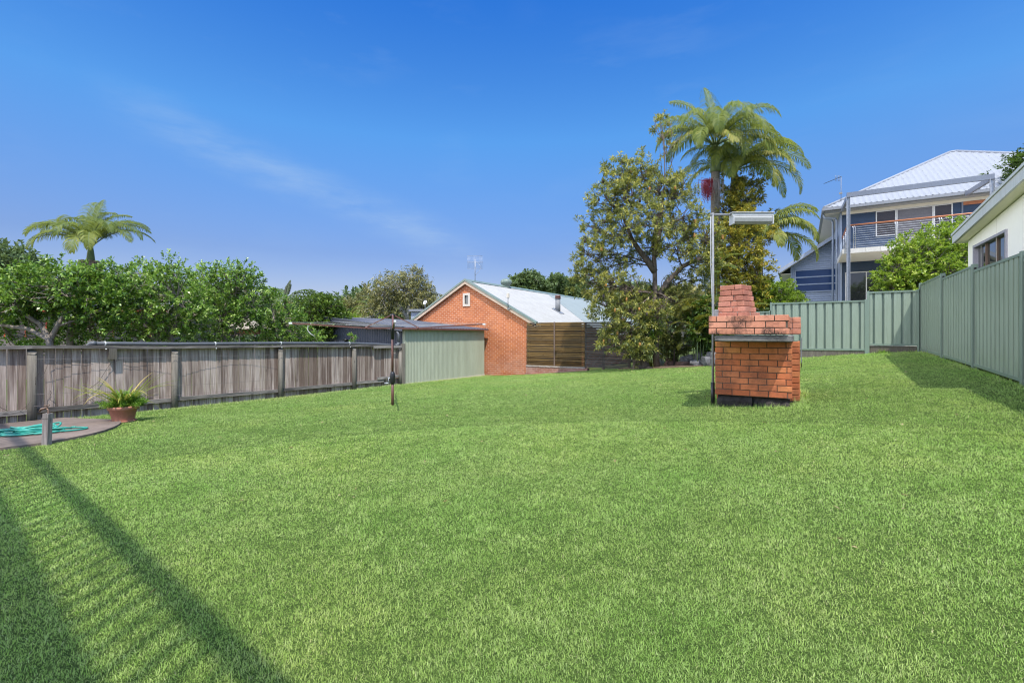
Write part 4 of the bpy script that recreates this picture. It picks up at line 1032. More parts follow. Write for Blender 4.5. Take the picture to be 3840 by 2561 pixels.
# ------------------------------------------------------------------ slat screen on a brick plinth
def slat_screen():
    rng = np.random.default_rng(4); y = 16.9; x0, x1 = -9.74, -5.25; z0, z1 = .03, 1.79
    root = thing('slat_screen', 'horizontal timber slat screen beside the brick house, weathered and coloured with shade at its right', 'screen', ((x0 + x1) / 2, y, g(-7.5, y)))
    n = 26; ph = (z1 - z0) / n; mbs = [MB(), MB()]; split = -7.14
    for i in range(n):
        z = z0 + i * ph; t = float(np.clip(rng.normal(.5, .2), 0, 1)); j = rng.normal(0, .0015)
        mbs[0].box((x0, y - .02, z + j), (split - .006, y, z + ph - .014 + j), 0, t)
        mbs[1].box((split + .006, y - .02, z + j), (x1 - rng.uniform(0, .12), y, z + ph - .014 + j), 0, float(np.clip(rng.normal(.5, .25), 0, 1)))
    mbs[0].build('slats', M['slat'], root, label='warm brown slats beside the brick house'); 
    mbs[1].build('slats', M['slat_grey_shade'], root, label='weathered grey slats with the banksia shade in their colour')
    for xx in (x0 + .03, -8.45, split, -6.4, x1 - .15):
        mb = MB()
        if xx in (-8.45,): mb.box((xx - .028, y - .045, z0 - .02), (xx + .028, y - .021, z1 + .01))
        else: mb.box((xx - .04, y + .002, -.25 if xx > -7.2 else z0), (xx + .04, y + .07, z1 - .02))
        mb.build('post', M['slat_post'], root)
    mb = MB(); mb.box((x0, y + .25, -.1), (-7.4, y + .27, z1)); mb.build('shade_sheet', M['shade'], root)  # near-black sheet puts shade behind the slat gaps
    # plinth
    px0, px1 = -9.755, -7.02; pl = thing('brick_plinth', 'low worn brick footing wall under the slat screen', 'wall', ((px0 + px1) / 2, 16.9, g(-8.4, 16.9)))
    mb = MB(); mb.box((px0, 16.83, -.6), (px1, 17.05, -.012)); mb.box((px0, 16.78, -.6), (-8.95, 16.829, -.31)); mb.box((-8.0, 16.75, -.6), (px1 + .05, 16.829, -.24)); mb.build('brickwork', M['plinth_brick'], pl)
    mb = MB(); n = 22
    vs = []
    for i in range(n + 1):
        x = px0 + (px1 - px0 - .1) * i / n; d = .018 * abs(math.sin(i * 1.9)) + .004
        vs += [(x, 16.815 - d * .3, -.010 - d), (x, 16.815 - d * .3, .024 - d * .3), (x, 17.03, .024 - d * .3)]
    mb.add(vs, [(3*i+k, 3*i+k+3, 3*i+k+4, 3*i+k+1) for i in range(n) for k in (0, 1)]); mb.build('mortar_bed', M['mortar_pale'], pl)
slat_screen()

# ------------------------------------------------------------------ brick barbecue
def course(mb, rng, a, d, nrm, L, z, h, off, bl=.24, depth=.11, jt=.01, mi=0, tint=(.2, .9), ch=.006, jit=.003):
    """one course of bricks from point a along unit d; off = offset of the first perpend"""
    a = Vector(a); d = Vector(d); nrm = Vector(nrm); s = -off
    while s < L - .01:
        s0, s1 = max(0, s), min(L, s + bl - jt)
        if s1 - s0 > .03:
            j = rng.normal(0, jit); p = a + d * s0 + nrm * j; q = a + d * s1 + nrm * j - nrm * depth
            # oriented chamfered brick
            tl = float(rng.uniform(*tint)); w = s1 - s0
            bm = bmesh.new(); bmesh.ops.create_cube(bm, size=1)
            M3 = Matrix((d, nrm, Vector((0, 0, 1)))).transposed()
            c = a + d * (s0 + s1) / 2 + nrm * (j - depth / 2) + Vector((0, 0, z + h / 2))
            for v in bm.verts: v.co = Vector((v.co.x * w, v.co.y * depth, v.co.z * (h - jt)))
            bmesh.ops.bevel(bm, geom=bm.edges[:], offset=ch, segments=2, affect='EDGES', profile=.6)
            rz = rng.normal(0, .006)
            for v in bm.verts: v.co = c + M3 @ (Matrix.Rotation(rz, 3, 'Y') @ v.co)
            bm.verts.index_update(); mb.add([v.co[:] for v in bm.verts], [[v.index for v in f.verts] for f in bm.faces], mi, tl); bm.free()
        s += bl
def barbecue():
    rng = np.random.default_rng(17)
    xl, xr = -1.12, -.11; yw = 7.7; yh = 7.15; yb = 9.15
    gzb = g(-.6, 7.7)
    root = thing('barbecue', 'red brick backyard barbecue with overhanging hood and leaning chimney', 'barbecue', (-.6, 8.2, gzb))
    z0, z1 = .385, 1.195; h = (z1 - z0) / 9
    X = Vector((1, 0, 0)); Y = Vector((0, 1, 0))
    mb = MB()
    offs = [0.0, .13, .02, .135, .01, .125, .0, .12, .02]
    for i in range(9):
        lo = (.08, .45) if i == 0 else ((.45, 1.0) if i >= 6 else (.25, .85))
        course(mb, rng, (xl, yw, 0), X, -Y, xr - xl, z0 + i * h, h, offs[i], tint=lo)
    mb.box((xl + .012, yw + .009, z0), (xr - .012, yw + .10, z1 - .002), 1)
    mb.build('front_wall', [M['bbq_brick'], M['mortar_dark']], root)
    mb = MB()   # body behind: right wing and rear block
    zr0 = .30
    for i in range(10):
        course(mb, rng, (xr + .09, 8.15, 0), Y, X, yb - 8.15, zr0 + i * .0895, .0895, .12 * (i % 2), mi=0, tint=(.25, .8))
        course(mb, rng, (xr + .09 - .11, 8.15 , 0), -X, -Y, .9, zr0 + i * .0895, .0895, .12 * (i % 2), mi=0, tint=(.25, .8))
        course(mb, rng, (xl + .01, yb, 0), X, Y, xr - xl, zr0 + i * .0895, .0895, .12 * (i % 2), mi=0, tint=(.25, .8))
        course(mb, rng, (xl, yb - .12, 0), -Y, -X, yb - yw - .24, zr0 + i * .0895, .0895, .12 * ((i + 1) % 2), mi=0, tint=(.25, .8))
    mb.box((xl + .02, 8.17, zr0), (xr + .07, yb - .02, 1.19), 1)
    mb.build('rear_wall', [M['bbq_brick'], M['mortar_dark']], root)
    # concrete lintel slab
    mb = MB(); mb.cbox((-1.055, yh + .03, 1.2), (xr + .012, 8.3, 1.288), .012); mb.build('lintel', M['conc_mottled'], root)
    # hood of three courses
    mb = MB(); hz = [1.298, 1.387, 1.476]; hh = .0885
    ho = [[.135, .0, .135][k] for k in range(3)]
    hl, hr = -1.125, -.142
    for k in range(3):
        course(mb, rng, (hl, yh, 0), X, -Y, hr - hl, hz[k], hh, ho[k] - .0, tint=(.2, 1.0), ch=.005, jt=.011)
        course(mb, rng, (hl, 8.32, 0), -Y, -X, 8.32 - yh - .12, hz[k], hh, .12 * (k % 2), tint=(.2, 1.0), jt=.011)
        course(mb, rng, (hr, yh + .12, 0), Y, X, 8.32 - yh - .12, hz[k], hh, .12 * ((k + 1) % 2), tint=(.2, 1.0), jt=.011)
    mb.box((hl + .012, yh + .012, hz[0]), (hr - .012, 8.32, hz[2] + hh - .014), 1)
    mb.build('hood', [M['bbq_hood'], M['mortar_dark']], root)
    mb = MB()
    for k in range(3):
        course(mb, rng, (xr + .10, 8.36, 0), Y, X, yb - 8.36, 1.30 + k * .0895, .0895, .12 * (k % 2), tint=(.5, .9))
        course(mb, rng, (xr + .10 - .115, 8.36, 0), -X, -Y, .9, 1.30 + k * .0895, .0895, .12 * (k % 2), tint=(.5, .9))
        course(mb, rng, (xl + .01, yb, 0), X, Y, xr - xl, 1.30 + k * .0895, .0895, .12 * (k % 2), tint=(.5, .9))
    mb.box((xl + .02, 8.375, 1.30), (xr + .08, yb - .02, 1.555), 1)
    mb.build('rear_cap', [M['bbq_hood'], M['mortar_pale']], root)
    # chimney: tapered, slightly twisted stack
    c0 = ony(2764, 1180, 8.15); c = Vector((c0.x, 8.15, 1.565)); th = R(-19)
    mb = MB()
    hts = [.080, .085, .086, .086, .086, .084]; sz = [.49, .405, .39, .37, .35, .335]; z = c.z
    for k, (hk, w) in enumerate(zip(hts, sz)):
        t = th + R([3, -1, 2, -2, 2, -1][k]); d = Vector((math.cos(t), math.sin(t), 0)); n = Vector((-d.y, d.x, 0)); cc = c + Vector((-.004 * k, 0, 0))
        for e in range(4):
            a = cc - d * w / 2 - n * w / 2
            course(mb, rng, (a.x, a.y, 0), d, -n, w - .0, z, hk, [.115, .0, .05, .0, .05, .0][k], bl=.24 if k else .155, depth=.1, tint=(.1, 1.0), ch=.009, jit=.009)
            d, n = n, -d
        mb.prism([cc - d * (w/2 - .02) - n * (w/2 - .02) + Vector((0, 0, z - cc.z)), cc + d * (w/2 - .02) - n * (w/2 - .02) + Vector((0, 0, z - cc.z)), cc + d * (w/2 - .02) + n * (w/2 - .02) + Vector((0, 0, z - cc.z)), cc - d * (w/2 - .02) + n * (w/2 - .02) + Vector((0, 0, z - cc.z))], (0, 0, hk - (.05 if k == 5 else 0.004)), 1)
        z += hk
    mb.build('chimney', [M['stack_brick'], M['mortar_pale']], root)
    # footing: broken concrete
    me = MB(); rs = np.random.default_rng(3); n = 16
    for (a, b, y_, zt) in ((xl + .03, -.62, yw + .0, .375), (-.60, -.50, yw + .03, .33), (-.5, xr - .03, yw + .02, .36)):
        m_ = 7; vs = []
        for i in range(m_ + 1):
            x = a + (b - a) * i / m_; vs += [(x, y_ - .02 - rs.uniform(0, .03), gzb - .1), (x, y_ + rs.uniform(-.03, .02), (gzb + zt) / 2), (x, y_ + .03 + rs.uniform(0, .03), zt), (x, y_ + .4, zt)]
        me.add(vs, [(4*i+k, 4*i+k+4, 4*i+k+5, 4*i+k+1) for i in range(m_) for k in range(3)])
    me.box((xl + .05, yw + .06, gzb - .1), (xr - .05, yb + .02, .37)); me.box((xr - .049, 8.1, gzb - .1), (xr + .16, yb + .04, .30))
    me.build('footing', M['conc_dark'], root)
    mb = MB(); mb.prism([(xr + .105, 8.14, 1.25), (xr + .105, 8.36, 1.25), (xr + .105, 8.36, .80), (xr + .105, 8.14, .88)], (.012, 0, 0)); mb.build('side_plate', M['galv_dull'], root)
barbecue()

def work_light():
    x, y = -1.178, 7.86; zg = g(x, y); zt = 1.3 + (1254 - 806) / FPX * (-x * SN + y * CS)
    root = thing('work_light', 'tall grey pole lamp with a long fluorescent head beside the barbecue', 'lamp', (x, y, zg))
    r = Vector((CS, SN, 0)); f = Vector((-SN, CS, 0)); t = Vector((x, y, zt)); up = Vector((0, 0, 1))
    mb = MB(); mb.tube([(x, y, zg - .1), (x + .004, y, 1.5), (x, y, zt + .03)], .0185, 12); mb.build('pole', M['galv_dull'], root)
    mb = MB(); mb.tube([(x, y, zg - .05), (x, y, zg + .35)], .03, 12); mb.build('base_sleeve', M['black'], root)
    mb = MB(); mb.tube([t - r * .04, t + r * .31], .017, 10); mb.build('arm', M['galv_dull'], root)
    L0, L1 = .285, .92
    a = t + r * L0; b = t + r * L1
    mb = MB(); mb.bar(a + up * -.005, b + up * -.005, .12, .055); mb.bar(a - r * .015 + up * .022, b + r * .01 + up * .022, .15, .012); hd = mb.build('housing', M['lamp_white'], root)
    mb = MB()
    sec = [(-.055, -.033), (-.07, -.06), (-.06, -.115), (-.03, -.145), (.03, -.145), (.06, -.115), (.07, -.06), (.055, -.033)]
    mb.prism([a + r * .02 + f * p + up * q for p, q in sec], (b - a) - r * .04); mb.build('diffuser', M['diffuser'], hd)
    mb = MB(); mb.bar(a + up * -.09 + r * .005, a + up * -.09 + r * .019, .15, .13); mb.bar(b + up * -.09 - r * .019, b + up * -.09 - r * .005, .15, .13); mb.build('end_cap', M['lamp_white'], hd)
    mb = MB(); mb.tube([t - r * .03 - up * .02, t - r * .035 - up * .3, t - r * .03 - up * .8, t - r * .012 - up * 1.3, t + r * .01 - up * 1.55, t + r * .04 - up * 1.66, t + r * .12 - up * 1.69], .006, 6); mb.build('cable', M['lamp_white'], root)
    p = t - up * 1.6 + r * .11 + f * .1
    mb = MB(); mb.cbox(p - r * .06 - f * .03 - up * .07, p + r * .05 + f * .03 + up * .12, .01); mb.tube([p + r * .07 - f * .03, p + r * .07 + up * .09], .028, 10); mb.build('power_point', M['galv_dull'], root)
work_light()

# ------------------------------------------------------------------ green steel fences
def trim_profile(L, pitch=.2, d=.035, flip=1, edge=.02):
    pr = [(0, 0)]; n = max(1, round(L / pitch)); p = L / n
    for i in range(n):
        t = i * p
        pr += [(t + p * .33, 0), (t + p * .345, -d), (t + p * .60, -d), (t + p * .615, 0), (t + p * .82, .002), (t + p * .84, .005), (t + p * .86, .002)]
    pr.append((L, 0)); return pr
def steel_panel(root, a, b, z0, z1, nrm, pitch, name='panel', dz=0., d=.035, inv=1):
    a, b = Vector(a), Vector(b); dv = (b - a); L = dv.length; dv.normalize(); nrm = Vector(nrm)
    za, zb = z0
    mb = MB(); mb.sheet(a + nrm * (.02 if d > .052 else .01), dv, (0, 0, 1), nrm * inv, L, trim_profile(L, pitch, d), lambda t: za + (zb - za) * t / L + .03, lambda t: z1[0] + (z1[1] - z1[0]) * t / L - .03)
    p = mb.build(name, M['fence_green'], root)
    for zz, hgt in ((z1, .045), (z0, .05)):
        mb = MB(); o = -.0225 if zz is z1 else .025
        mb.bar(a + Vector((0, 0, zz[0] + o)), b + Vector((0, 0, zz[1] + o)), .062, hgt); mb.build('rail', M['fence_trim'], root)
def steel_post(root, p, z0, z1, w=.06, d=.07, dark_gap=False):
    mb = MB(); mb.cbox((p[0] - w / 2, p[1] - d / 2, z0), (p[0] + w / 2, p[1] + d / 2, z1), .006); post = mb.build('post', M['fence_trim'], root)
    if dark_gap:
        mb = MB(); mb.box((p[0] - .016, p[1] - d / 2 - .045, z0 + .16), (p[0] + .01, p[1] - d / 2 - .001, z1 - .07)); mb.build('gap_shade', M['shade'], post)  # near-black box stands in for the shadow gap beside the post
def right_fence():
    x = 2.79
    root = thing('steel_fence', 'tall green ribbed steel fence running along the right boundary', 'fence', (x, 11, g(x, 11)))
    yy = [16.8, 14.47, 12.14, 9.81, 7.48, 5.15, 2.82]
    gr = [g(x, y) for y in yy]
    for i in range(len(yy) - 1):
        steel_panel(root, (x, yy[i] - .08, 0), (x, yy[i + 1] + .03, 0), (gr[i] + .04, gr[i + 1] + .04), (gr[i] + 1.85, gr[i + 1] + 1.95), (-1, 0, 0), .2, d=.055)
    for i, y in enumerate(yy): steel_post(root, (x, y), gr[i] - .1, gr[i] + (1.88 if i == 0 else 1.97), .09, .07, True)
right_fence()
def back_fence():
    y = 16.8
    root = thing('steel_fence', 'stepped green ribbed steel fence across the back boundary', 'fence', (.4, y, g(.4, y)))
    seg = [(-3.0, -.84, 2.03, .62), (-.81, 1.58, 2.285, .83), (1.63, 2.74, 2.52, .985)]
    for a, b, zt, zb in seg:
        steel_panel(root, (a + .03, y, 0), (b - .03, y, 0), (zb, zb), (zt, zt), (0, -1, 0), .215, d=.05, inv=1)
        steel_post(root, (a, y), min(zb, g(a, y)) - .15, zt + .02); steel_post(root, (b, y), min(zb, g(b, y)) - .15, zt + .02)
    mb = MB(); mb.box((-.8, y - .01, .3), (1.6, y + .05, .815), tint=.3); mb.box((1.62, y + .0, .4), (2.7, y + .05, .975), tint=.2); mb.build('retaining_sleeper', M['post'], root)
    rg = np.random.default_rng(2)
back_fence()
def wire_fence():
    y = 17.25; x0, x1 = -5.2, -3.05
    root = thing('rail_fence', 'old grey rail fence half hidden behind the yellow cane palm', 'fence', ((x0 + x1) / 2, y, g(-4.1, y)))
    for xx in (-5.1, -4.1, -3.1):
        mb = MB(); mb.box((xx - .04, y - .04, g(xx, y) - .1), (xx + .04, y + .04, 1.72)); mb.build('post', M['stake'], root)
    for zz in (1.735, .9):
        mb = MB(); mb.bar((x0, y - .05, zz), (x1 + .6, y - .05, zz), .04, .07); mb.build('rail', M['stake'], root)
wire_fence()

# ------------------------------------------------------------------ white house on the right
def white_house():
    xw, xe = 3.17, 2.95; yA, yB = 8.25, 14.25
    zt = lambda y: 3.56 + (14.4 - y) * .088     # top of fascia
    root = thing('white_house', 'cream walled house with grey skillion roof edge beyond the right fence', 'house', (6, 11.5, g(6, 11.5)))
    w0, w1 = onx(3656, 937, xw), onx(3777, 854, xw)
    wy0, wy1 = w1.y, w0.y; wz1 = (w0.z + w1.z) / 2 + .0; wz0 = 1.95
    zs = lambda y: zt(y) - .20
    mb = MB()
    def q(a, b, lo, hi): mb.add([(xw, a, lo(a)), (xw, b, lo(b)), (xw, b, hi(b)), (xw, a, hi(a))], [(0, 3, 2, 1)])
    low = lambda y: .3
    q(yA, wy0, low, zs); q(wy1, yB, low, zs); q(wy0, wy1, low, lambda y: wz0); q(wy0, wy1, lambda y: wz1, zs)
    mb.add([(xw, yB, .3), (9, yB, .3), (9, yB, zs(yB)), (xw, yB, zs(yB))], [(0, 3, 2, 1)]); mb.add([(xw, yA, .3), (9, yA, .3), (9, yA, zs(yA)), (xw, yA, zs(yA))], [(0, 1, 2, 3)])
    for yy in (13.35, 12.45, 11.2, 9.95): mb.box((xw - .004, yy - .004, .4), (xw - .001, yy + .004, zs(yy) - .02), 0, .1)
    for a, b in (((wy0, wz0), (wy0, wz1)), ((wy1, wz1), (wy1, wz0)), ((wy0, wz1), (wy1, wz1)), ((wy1, wz0), (wy0, wz0))): mb.add([(xw, a[0], a[1]), (xw, b[0], b[1]), (xw + .09, b[0], b[1]), (xw + .09, a[0], a[1])], [(0, 1, 2, 3)])
    mb.build('wall', M['wall_white'], root)
    mb = MB(); t = .05
    for a, b in (((wy0 - .03, wz0), (wy1 + .03, wz0 + t)), ((wy0 - .03, wz1 - t + .03), (wy1 + .03, wz1 + .03)), ((wy0 - .03, wz0 + t), (wy0 + t - .03, wz1 - t + .03)), ((wy1 + .03 - t, wz0 + t), (wy1 + .03, wz1 - t + .03))):
        mb.box((xw - .03, a[0], a[1]), (xw + .06, b[0], b[1]))
    wn = mb.build('window', M['frame_grey'], root)
    mb = MB(); mb.box((xw + .05, wy0, wz0), (xw + .06, wy1, wz1)); mb.build('pane', M['mirror'], wn)
    mb = MB()
    for s in (.35, .68): yy = wy0 + (wy1 - wy0) * s; mb.box((xw + .02, yy - .02, wz0 + .05), (xw + .049, yy + .02, wz1 - .02))
    mb.build('mullion', M['slat_post'], wn)
    ye = yB + .22
    mb = MB(); mb.prism([(xe, yA - .3, zt(yA - .3) - .19), (xe, ye, zt(ye) - .17), (xe, ye, zt(ye)), (xe, yA - .3, zt(yA - .3))], (.035, 0, 0)); mb.prism([(xe + .035, ye, zt(ye) - .17), (9, ye, zt(ye) - .17), (9, ye, zt(ye)), (xe + .035, ye, zt(ye))], (0, -.03, 0)); mb.build('fascia', M['fascia_grey'], root)
    mb = MB(); mb.prism([(xe - .02, yA - .3, zt(yA - .3) + .004), (xe - .02, ye + .02, zt(ye) + .004), (9, ye + .02, zt(ye) + .05), (9, yA - .3, zt(yA - .3) + .05)], (0, 0, .05)); mb.build('roof', M['fascia_grey'], root)
    mb = MB(); mb.add([(xe + .035, yA - .3, zs(yA - .3) + .02), (xe + .035, ye - .03, zs(ye) + .02), (9, ye - .03, zs(ye) + .02), (9, yA - .3, zs(yA - .3) + .02)], [(0, 1, 2, 3)]); mb.build('soffit', M['soffit'], root)
white_house()

# ------------------------------------------------------------------ blue two-storey house at the back right
def boards(mb, x0, x1, y, z0, z1, ph=.28, mi=0):
    z = z0
    while z < z1 - .01:
        t = min(z + ph, z1); mb.add([(x0, y - .016, z), (x1, y - .016, z), (x1, y, t), (x0, y, t), (x0, y, z), (x1, y, z)], [(0, 1, 2, 3), (4, 5, 1, 0)], mi); z = t
def blue_house():
    yf, yd, ye = 27.6, 24.4, 27.05; xl = 1.62; xR = 13.0
    gb = g(4, 27)
    root = thing('blue_house', 'two storey navy house with balcony and pale hipped metal roof', 'house', (5, 29, gb))
    zs = 4.74; zsT = 4.93          # slab
    PF = lambda zx, zy: ony(3060 + zx * .3827, 550 + zy * .3827, yf)
    PD = lambda zx, zy: ony(3060 + zx * .3827, 550 + zy * .3827, yd)
    zev = 7.18
    # front wall
    mb = MB(); boards(mb, xl, xR, yf, gb - .2, zev + .1); mb.build('front_wall', M['navy'], root)
    mb = MB(); mb.box((xl - .04, yf - .03, gb - .2), (xl + .05, yf + .05, zev)); mb.build('corner_board', M['bluegrey'], root)
    mb = MB(); mb.box((xl - .02, yf + .051, gb - .2), (xl, 36, zev + .05)); mb.build('side_wall', M['bluegrey'], root)
    mb = MB(); mb.box((xl + .05, yf - .05, zev - .12), (xR, yf - .018, zev + .018)); mb.build('frieze', M['cream'], root)
    # upper windows
    def window(a, b, frame, pane, y=yf, t=.042, mull=(), name='window', label=None):
        mb = MB(); x0, x1, z0, z1 = a[0], b[0], b[1], a[1]
        for p, q in (((x0, z0), (x1, z0 + t)), ((x0, z1 - t), (x1, z1)), ((x0, z0 + t), (x0 + t, z1 - t)), ((x1 - t, z0 + t), (x1, z1 - t))): mb.box((p[0], y - .05, p[1]), (q[0], y + .02, q[1]))
        for m_ in mull: mb.box((m_ - t / 2, y - .05, z0 + t), (m_ + t / 2, y + .02, z1 - t))
        w = mb.build(name, frame, root)
        mb = MB(); n = 6 if pane is not M['glass'] else 1; hh = (z1 - z0 - 2 * t) / n
        for k in range(n): mb.box((x0 + t, y - .028, z0 + t + k * hh), (x1 - t, y - .022 + .001 * (k % 2), z0 + t + (k + 1) * hh - (.012 if n > 1 else 0)), 0, .5)
        if n > 1: mb.box((x0 + t, y - .0218, z0 + t), (x1 - t, y - .018, z1 - t), 0, .0)
        mb.build('pane', pane, w); return w
    def wz(zx, zy): p = PF(zx, zy); return (p.x, p.z)
    ztopw = zev - .13
    a = wz(585, 612); b = wz(772, 868); zsill = b[1]
    window((a[0], ztopw), (b[0] + .05, zsill), M['white_paint'], M['blind_dark'])
    a2 = b[0] + .056; b2 = wz(1150, 545)[0]
    window((a2, ztopw), (b2, zsT + .35), M['white_paint'], M['blind_grey'])
    b3 = wz(1338, 510)[0]
    window((b2 + .006, ztopw), (b3, zsT + .02), M['white_paint'], M['blind_dark'])
    b4 = wz(1424, 500)[0]; b5 = ony(3677, 765, yf).x
    mb = MB(); mb.box((b4, yf - .06, zsT + .02), (b4 + .05, yf - .02, ztopw)); mb.build('corner_board', M['beam_blue'], root)
    mb = MB(); mb.box((b4 + .052, yf - .05, ztopw - .14), (b5 + 1.6, yf - .019, ztopw)); mb.build('lintel_board', M['oiled'], root)
    window((b4 + .06, ztopw - .62), (b5, zsT + .02), M['cream'], M['glass'])
    # lower sliding door
    la = wz(285, 1235); lb = wz(760, 1210)
    window((la[0], la[1]), (lb[0] + 1.2, gb + .3), M['white_paint'], M['glass'], mull=(wz(493, 1300)[0], lb[0]), name='sliding_door')
    mb = MB(); mb.box((la[0], yf - .09, gb + .2), (lb[0] + 1.2, yf - .052, gb + .295)); mb.build('door_sill', M['oiled'], root)
    # balcony
    sx0 = PD(256, 1015).x; sx1 = 9.5
    mb = MB(); mb.box((sx0 + .01, yd + .02, zs + .02), (sx1, yf - .06, zsT - .01)); slab = mb.build('balcony', M['cream'], root)
    mb = MB(); x = sx0; n = 0
    while x < sx1:
        w = .50 if n else .30; mb.box((x, yd, zs), (x + w - .008, yd + .019, zsT + .01), 0, .5 - .06 * (n % 3)); x += w; n += 1
    mb.box((sx0, yd + .02, zs), (sx0 + .009, yf - .06, zsT + .01)); mb.build('edge_tiles', M['slab_tile'], slab)
    # posts: galvanised, from the ground to the frame above
    post_x = PD(316, 900).x; zpt = PD(310, 505).z; zbm = PD(312, 470).z
    pr = ony(3718, 720, yd + .05).x
    for xx in (post_x, pr):
        mb = MB(); mb.box((xx - .065, yd - .02, gb - .3), (xx + .065, yd - .001, zpt + .06)); mb.box((xx - .065, yd + .11 - .2, gb - .3), (xx - .052, yd - .02, zpt + .06)); mb.box((xx + .052, yd - .09, gb - .3), (xx + .065, yd - .02, zpt + .06)); mb.build('post', M['galv'], root)
    zl, zrr = ony(3179, 733, yd).z, ony(3720, 688, yd).z
    mb = MB(); mb.bar((post_x - .06, yd - .02, zl), (pr + .06, yd - .02, zl + .0), .10, .20); mb.build('frame_beam', M['beam_blue'], root)
    mb = MB(); mb.bar((post_x + .0, yd + .06, zl - .05), (post_x - .05, ye - .02, zev + .02), .1, .18); mb.build('frame_beam', M['beam_blue'], root)
    e2 = ony(3625, 727, ye - .1); mb = MB(); mb.bar((pr, yd + .06, zl - .04), (e2.x, e2.y, e2.z), .1, .18); mb.build('frame_beam', M['beam_blue'], root)
    # railing
    zr = PD(340, 770).z
    hx0 = PD(335, 770).x; hx1 = 8.4
    mb = MB(); mb.tube([(hx0, yd + .05, zr), (hx1, yd + .05, zr)], .032, 10); rl = mb.build('handrail', M['oiled'], root)
    mb = MB(); mb.tube([(post_x - .02, yd + .12, zr), (post_x - .02, yf - .1, zr)], .032, 10); mb.build('handrail', M['oiled'], root)
    px = [PD(z_, 800).x for z_ in (377, 793, 1228)] + [7.6]
    mb = MB()
    for x in px:
        for o in (-.035, .035):
            mb.tube([(x + o, yd + .05, zsT), (x + o, yd + .05, zr - .13), (x + o - .04, yd + .05, zr - .02)], .014, 6)
    for yy in (25.4, 26.5): mb.tube([(post_x - .02, yy, zsT), (post_x - .02, yy, zr)], .014, 6)
    mb.build('balusters', M['steel'], rl)
    mb = MB()
    for k in range(10):
        z = zsT + .09 + k * (zr - zsT - .13) / 9.6
        mb.tube([(hx0 + .1, yd + .05, z), (hx1, yd + .05, z)], .006, 5, cap=False); mb.tube([(post_x - .02, yd + .12, z), (post_x - .02, yf - .1, z)], .006, 5, cap=False)
    mb.build('cables', M['steel'], rl)
    # hipped roof
    xe = .93; p = .60; t = 5.64; zr0 = zev + .20; xR2 = xe + 2 * t + .25
    sl = Vector((0, 1, p)); nrm = Vector((0, -p, 1)).normalized()
    mb = MB(); L = xR2 - xe; pr_ = []; n = int(L / .21); vs = []
    for i in range(n):
        q0 = i * L / n; q1 = L / n
        pr_ += [(q0, 0), (q0 + q1 * .25, .012), (q0 + q1 * .5, .036), (q0 + q1 * .75, .012)]
    pr_.append((L, 0))
    for q0, o in pr_:
        run = min(q0, t, L - q0); vs += [Vector((xe + q0, ye, zr0)) + nrm * o, Vector((xe + q0, ye, zr0)) + sl * run + nrm * o]
    mb.add(vs, [(2*i, 2*i+2, 2*i+3, 2*i+1) for i in range(len(pr_) - 1)])
    for r_ in (.12, .9, 1.7, 2.5, 3.3, 4.1, 4.9):       # rows of screws
        for i in range(0, n, 2):
            q0 = (i + (.5)) * L / n + (L / n if int(r_ * 10) % 2 else 0)
            if r_ + .1 < q0 < L - r_ - .1: c = Vector((xe + q0, ye, zr0)) + sl * r_ + nrm * .036; mb.box(c - Vector((.014, .014, .012)), c + Vector((.014, .014, .012)), 0, .0)
    mb.build('roof', M['roof_blue'], root)
    A1, A2 = Vector((xe + t, ye + t, zr0 + t * p)), Vector((xe + t + .25, ye + t, zr0 + t * p)); BL, BR = Vector((xe, ye + 2 * t, zr0)), Vector((xR2, ye + 2 * t, zr0)); FL, FR_ = Vector((xe, ye, zr0)), Vector((xR2, ye, zr0))
    mb = MB(); mb.add([FL, A1, BL], [(0, 1, 2)]); mb.add([FR_, BR, A2], [(0, 1, 2)]); mb.add([BL, A1, A2, BR], [(0, 1, 2, 3)]); mb.build('roof', M['roof_blue'], root)
    mb = MB(); u3 = Vector((0, 0, .02))
    for a, b in ((FL, A1), (A1, A2), (A2, FR_)): mb.tube([a + u3, b + u3], .07, 8)
    mb.build('ridge_cap', M['roof_blue'], root)
    # gutters, soffit, downpipes
    mb = MB(); mb.box((xe - .09, ye - .1, zev + .06), (xR, ye + .02, zev + .19)); mb.box((xe - .09, ye + .02, zev + .06), (xe + .03, ye + 9, zev + .19)); mb.build('gutter', M['gutter_grey'], root)
    mb = MB(); mb.box((xe + .031, ye + .021, zev + .02), (xR, yf - .051, zev + .055)); mb.build('soffit', M['gutter_grey'], root)  # front soffit in the gutter's grey: its shade is put into the colour
    mb = MB(); mb.box((xe + .031, yf - .05, zev + .02), (xl - .021, ye + 9, zev + .055)); mb.build('soffit', M['cream'], root)
    mb = MB()
    for dx, dy in ((-.16, .1), (-.30, .35)):
        bx = xl + dx; by = yf + dy
        mb.tube([(xe + .0, by + .0, zev + .03), (xe + .05, by, zev - .12), (bx - .05, by, zev - .22), (bx, by, zev - .35), (bx, by, gb - .3)], .045, 10)
    mb.build('downpipes', M['bluegrey'], root)
    # lean-to wing on the left
    yw = 29.2
    PW = lambda zx, zy: ony(2900 + zx * .1913, 850 + zy * .1913, yw)
    wl = PW(352, 1000).x; wr = xl - .03
    e0 = PW(120, 885); e1 = PW(1050, 285)
    sl_ = (e1.z - e0.z) / (e1.x - e0.x); zt = lambda x: e0.z + sl_ * (x - e0.x) - .16
    mb = MB(); z = gb - .3; ph = .076; vs = []; rows = []
    # horizontal corrugated cladding
    k = 0
    zz = z
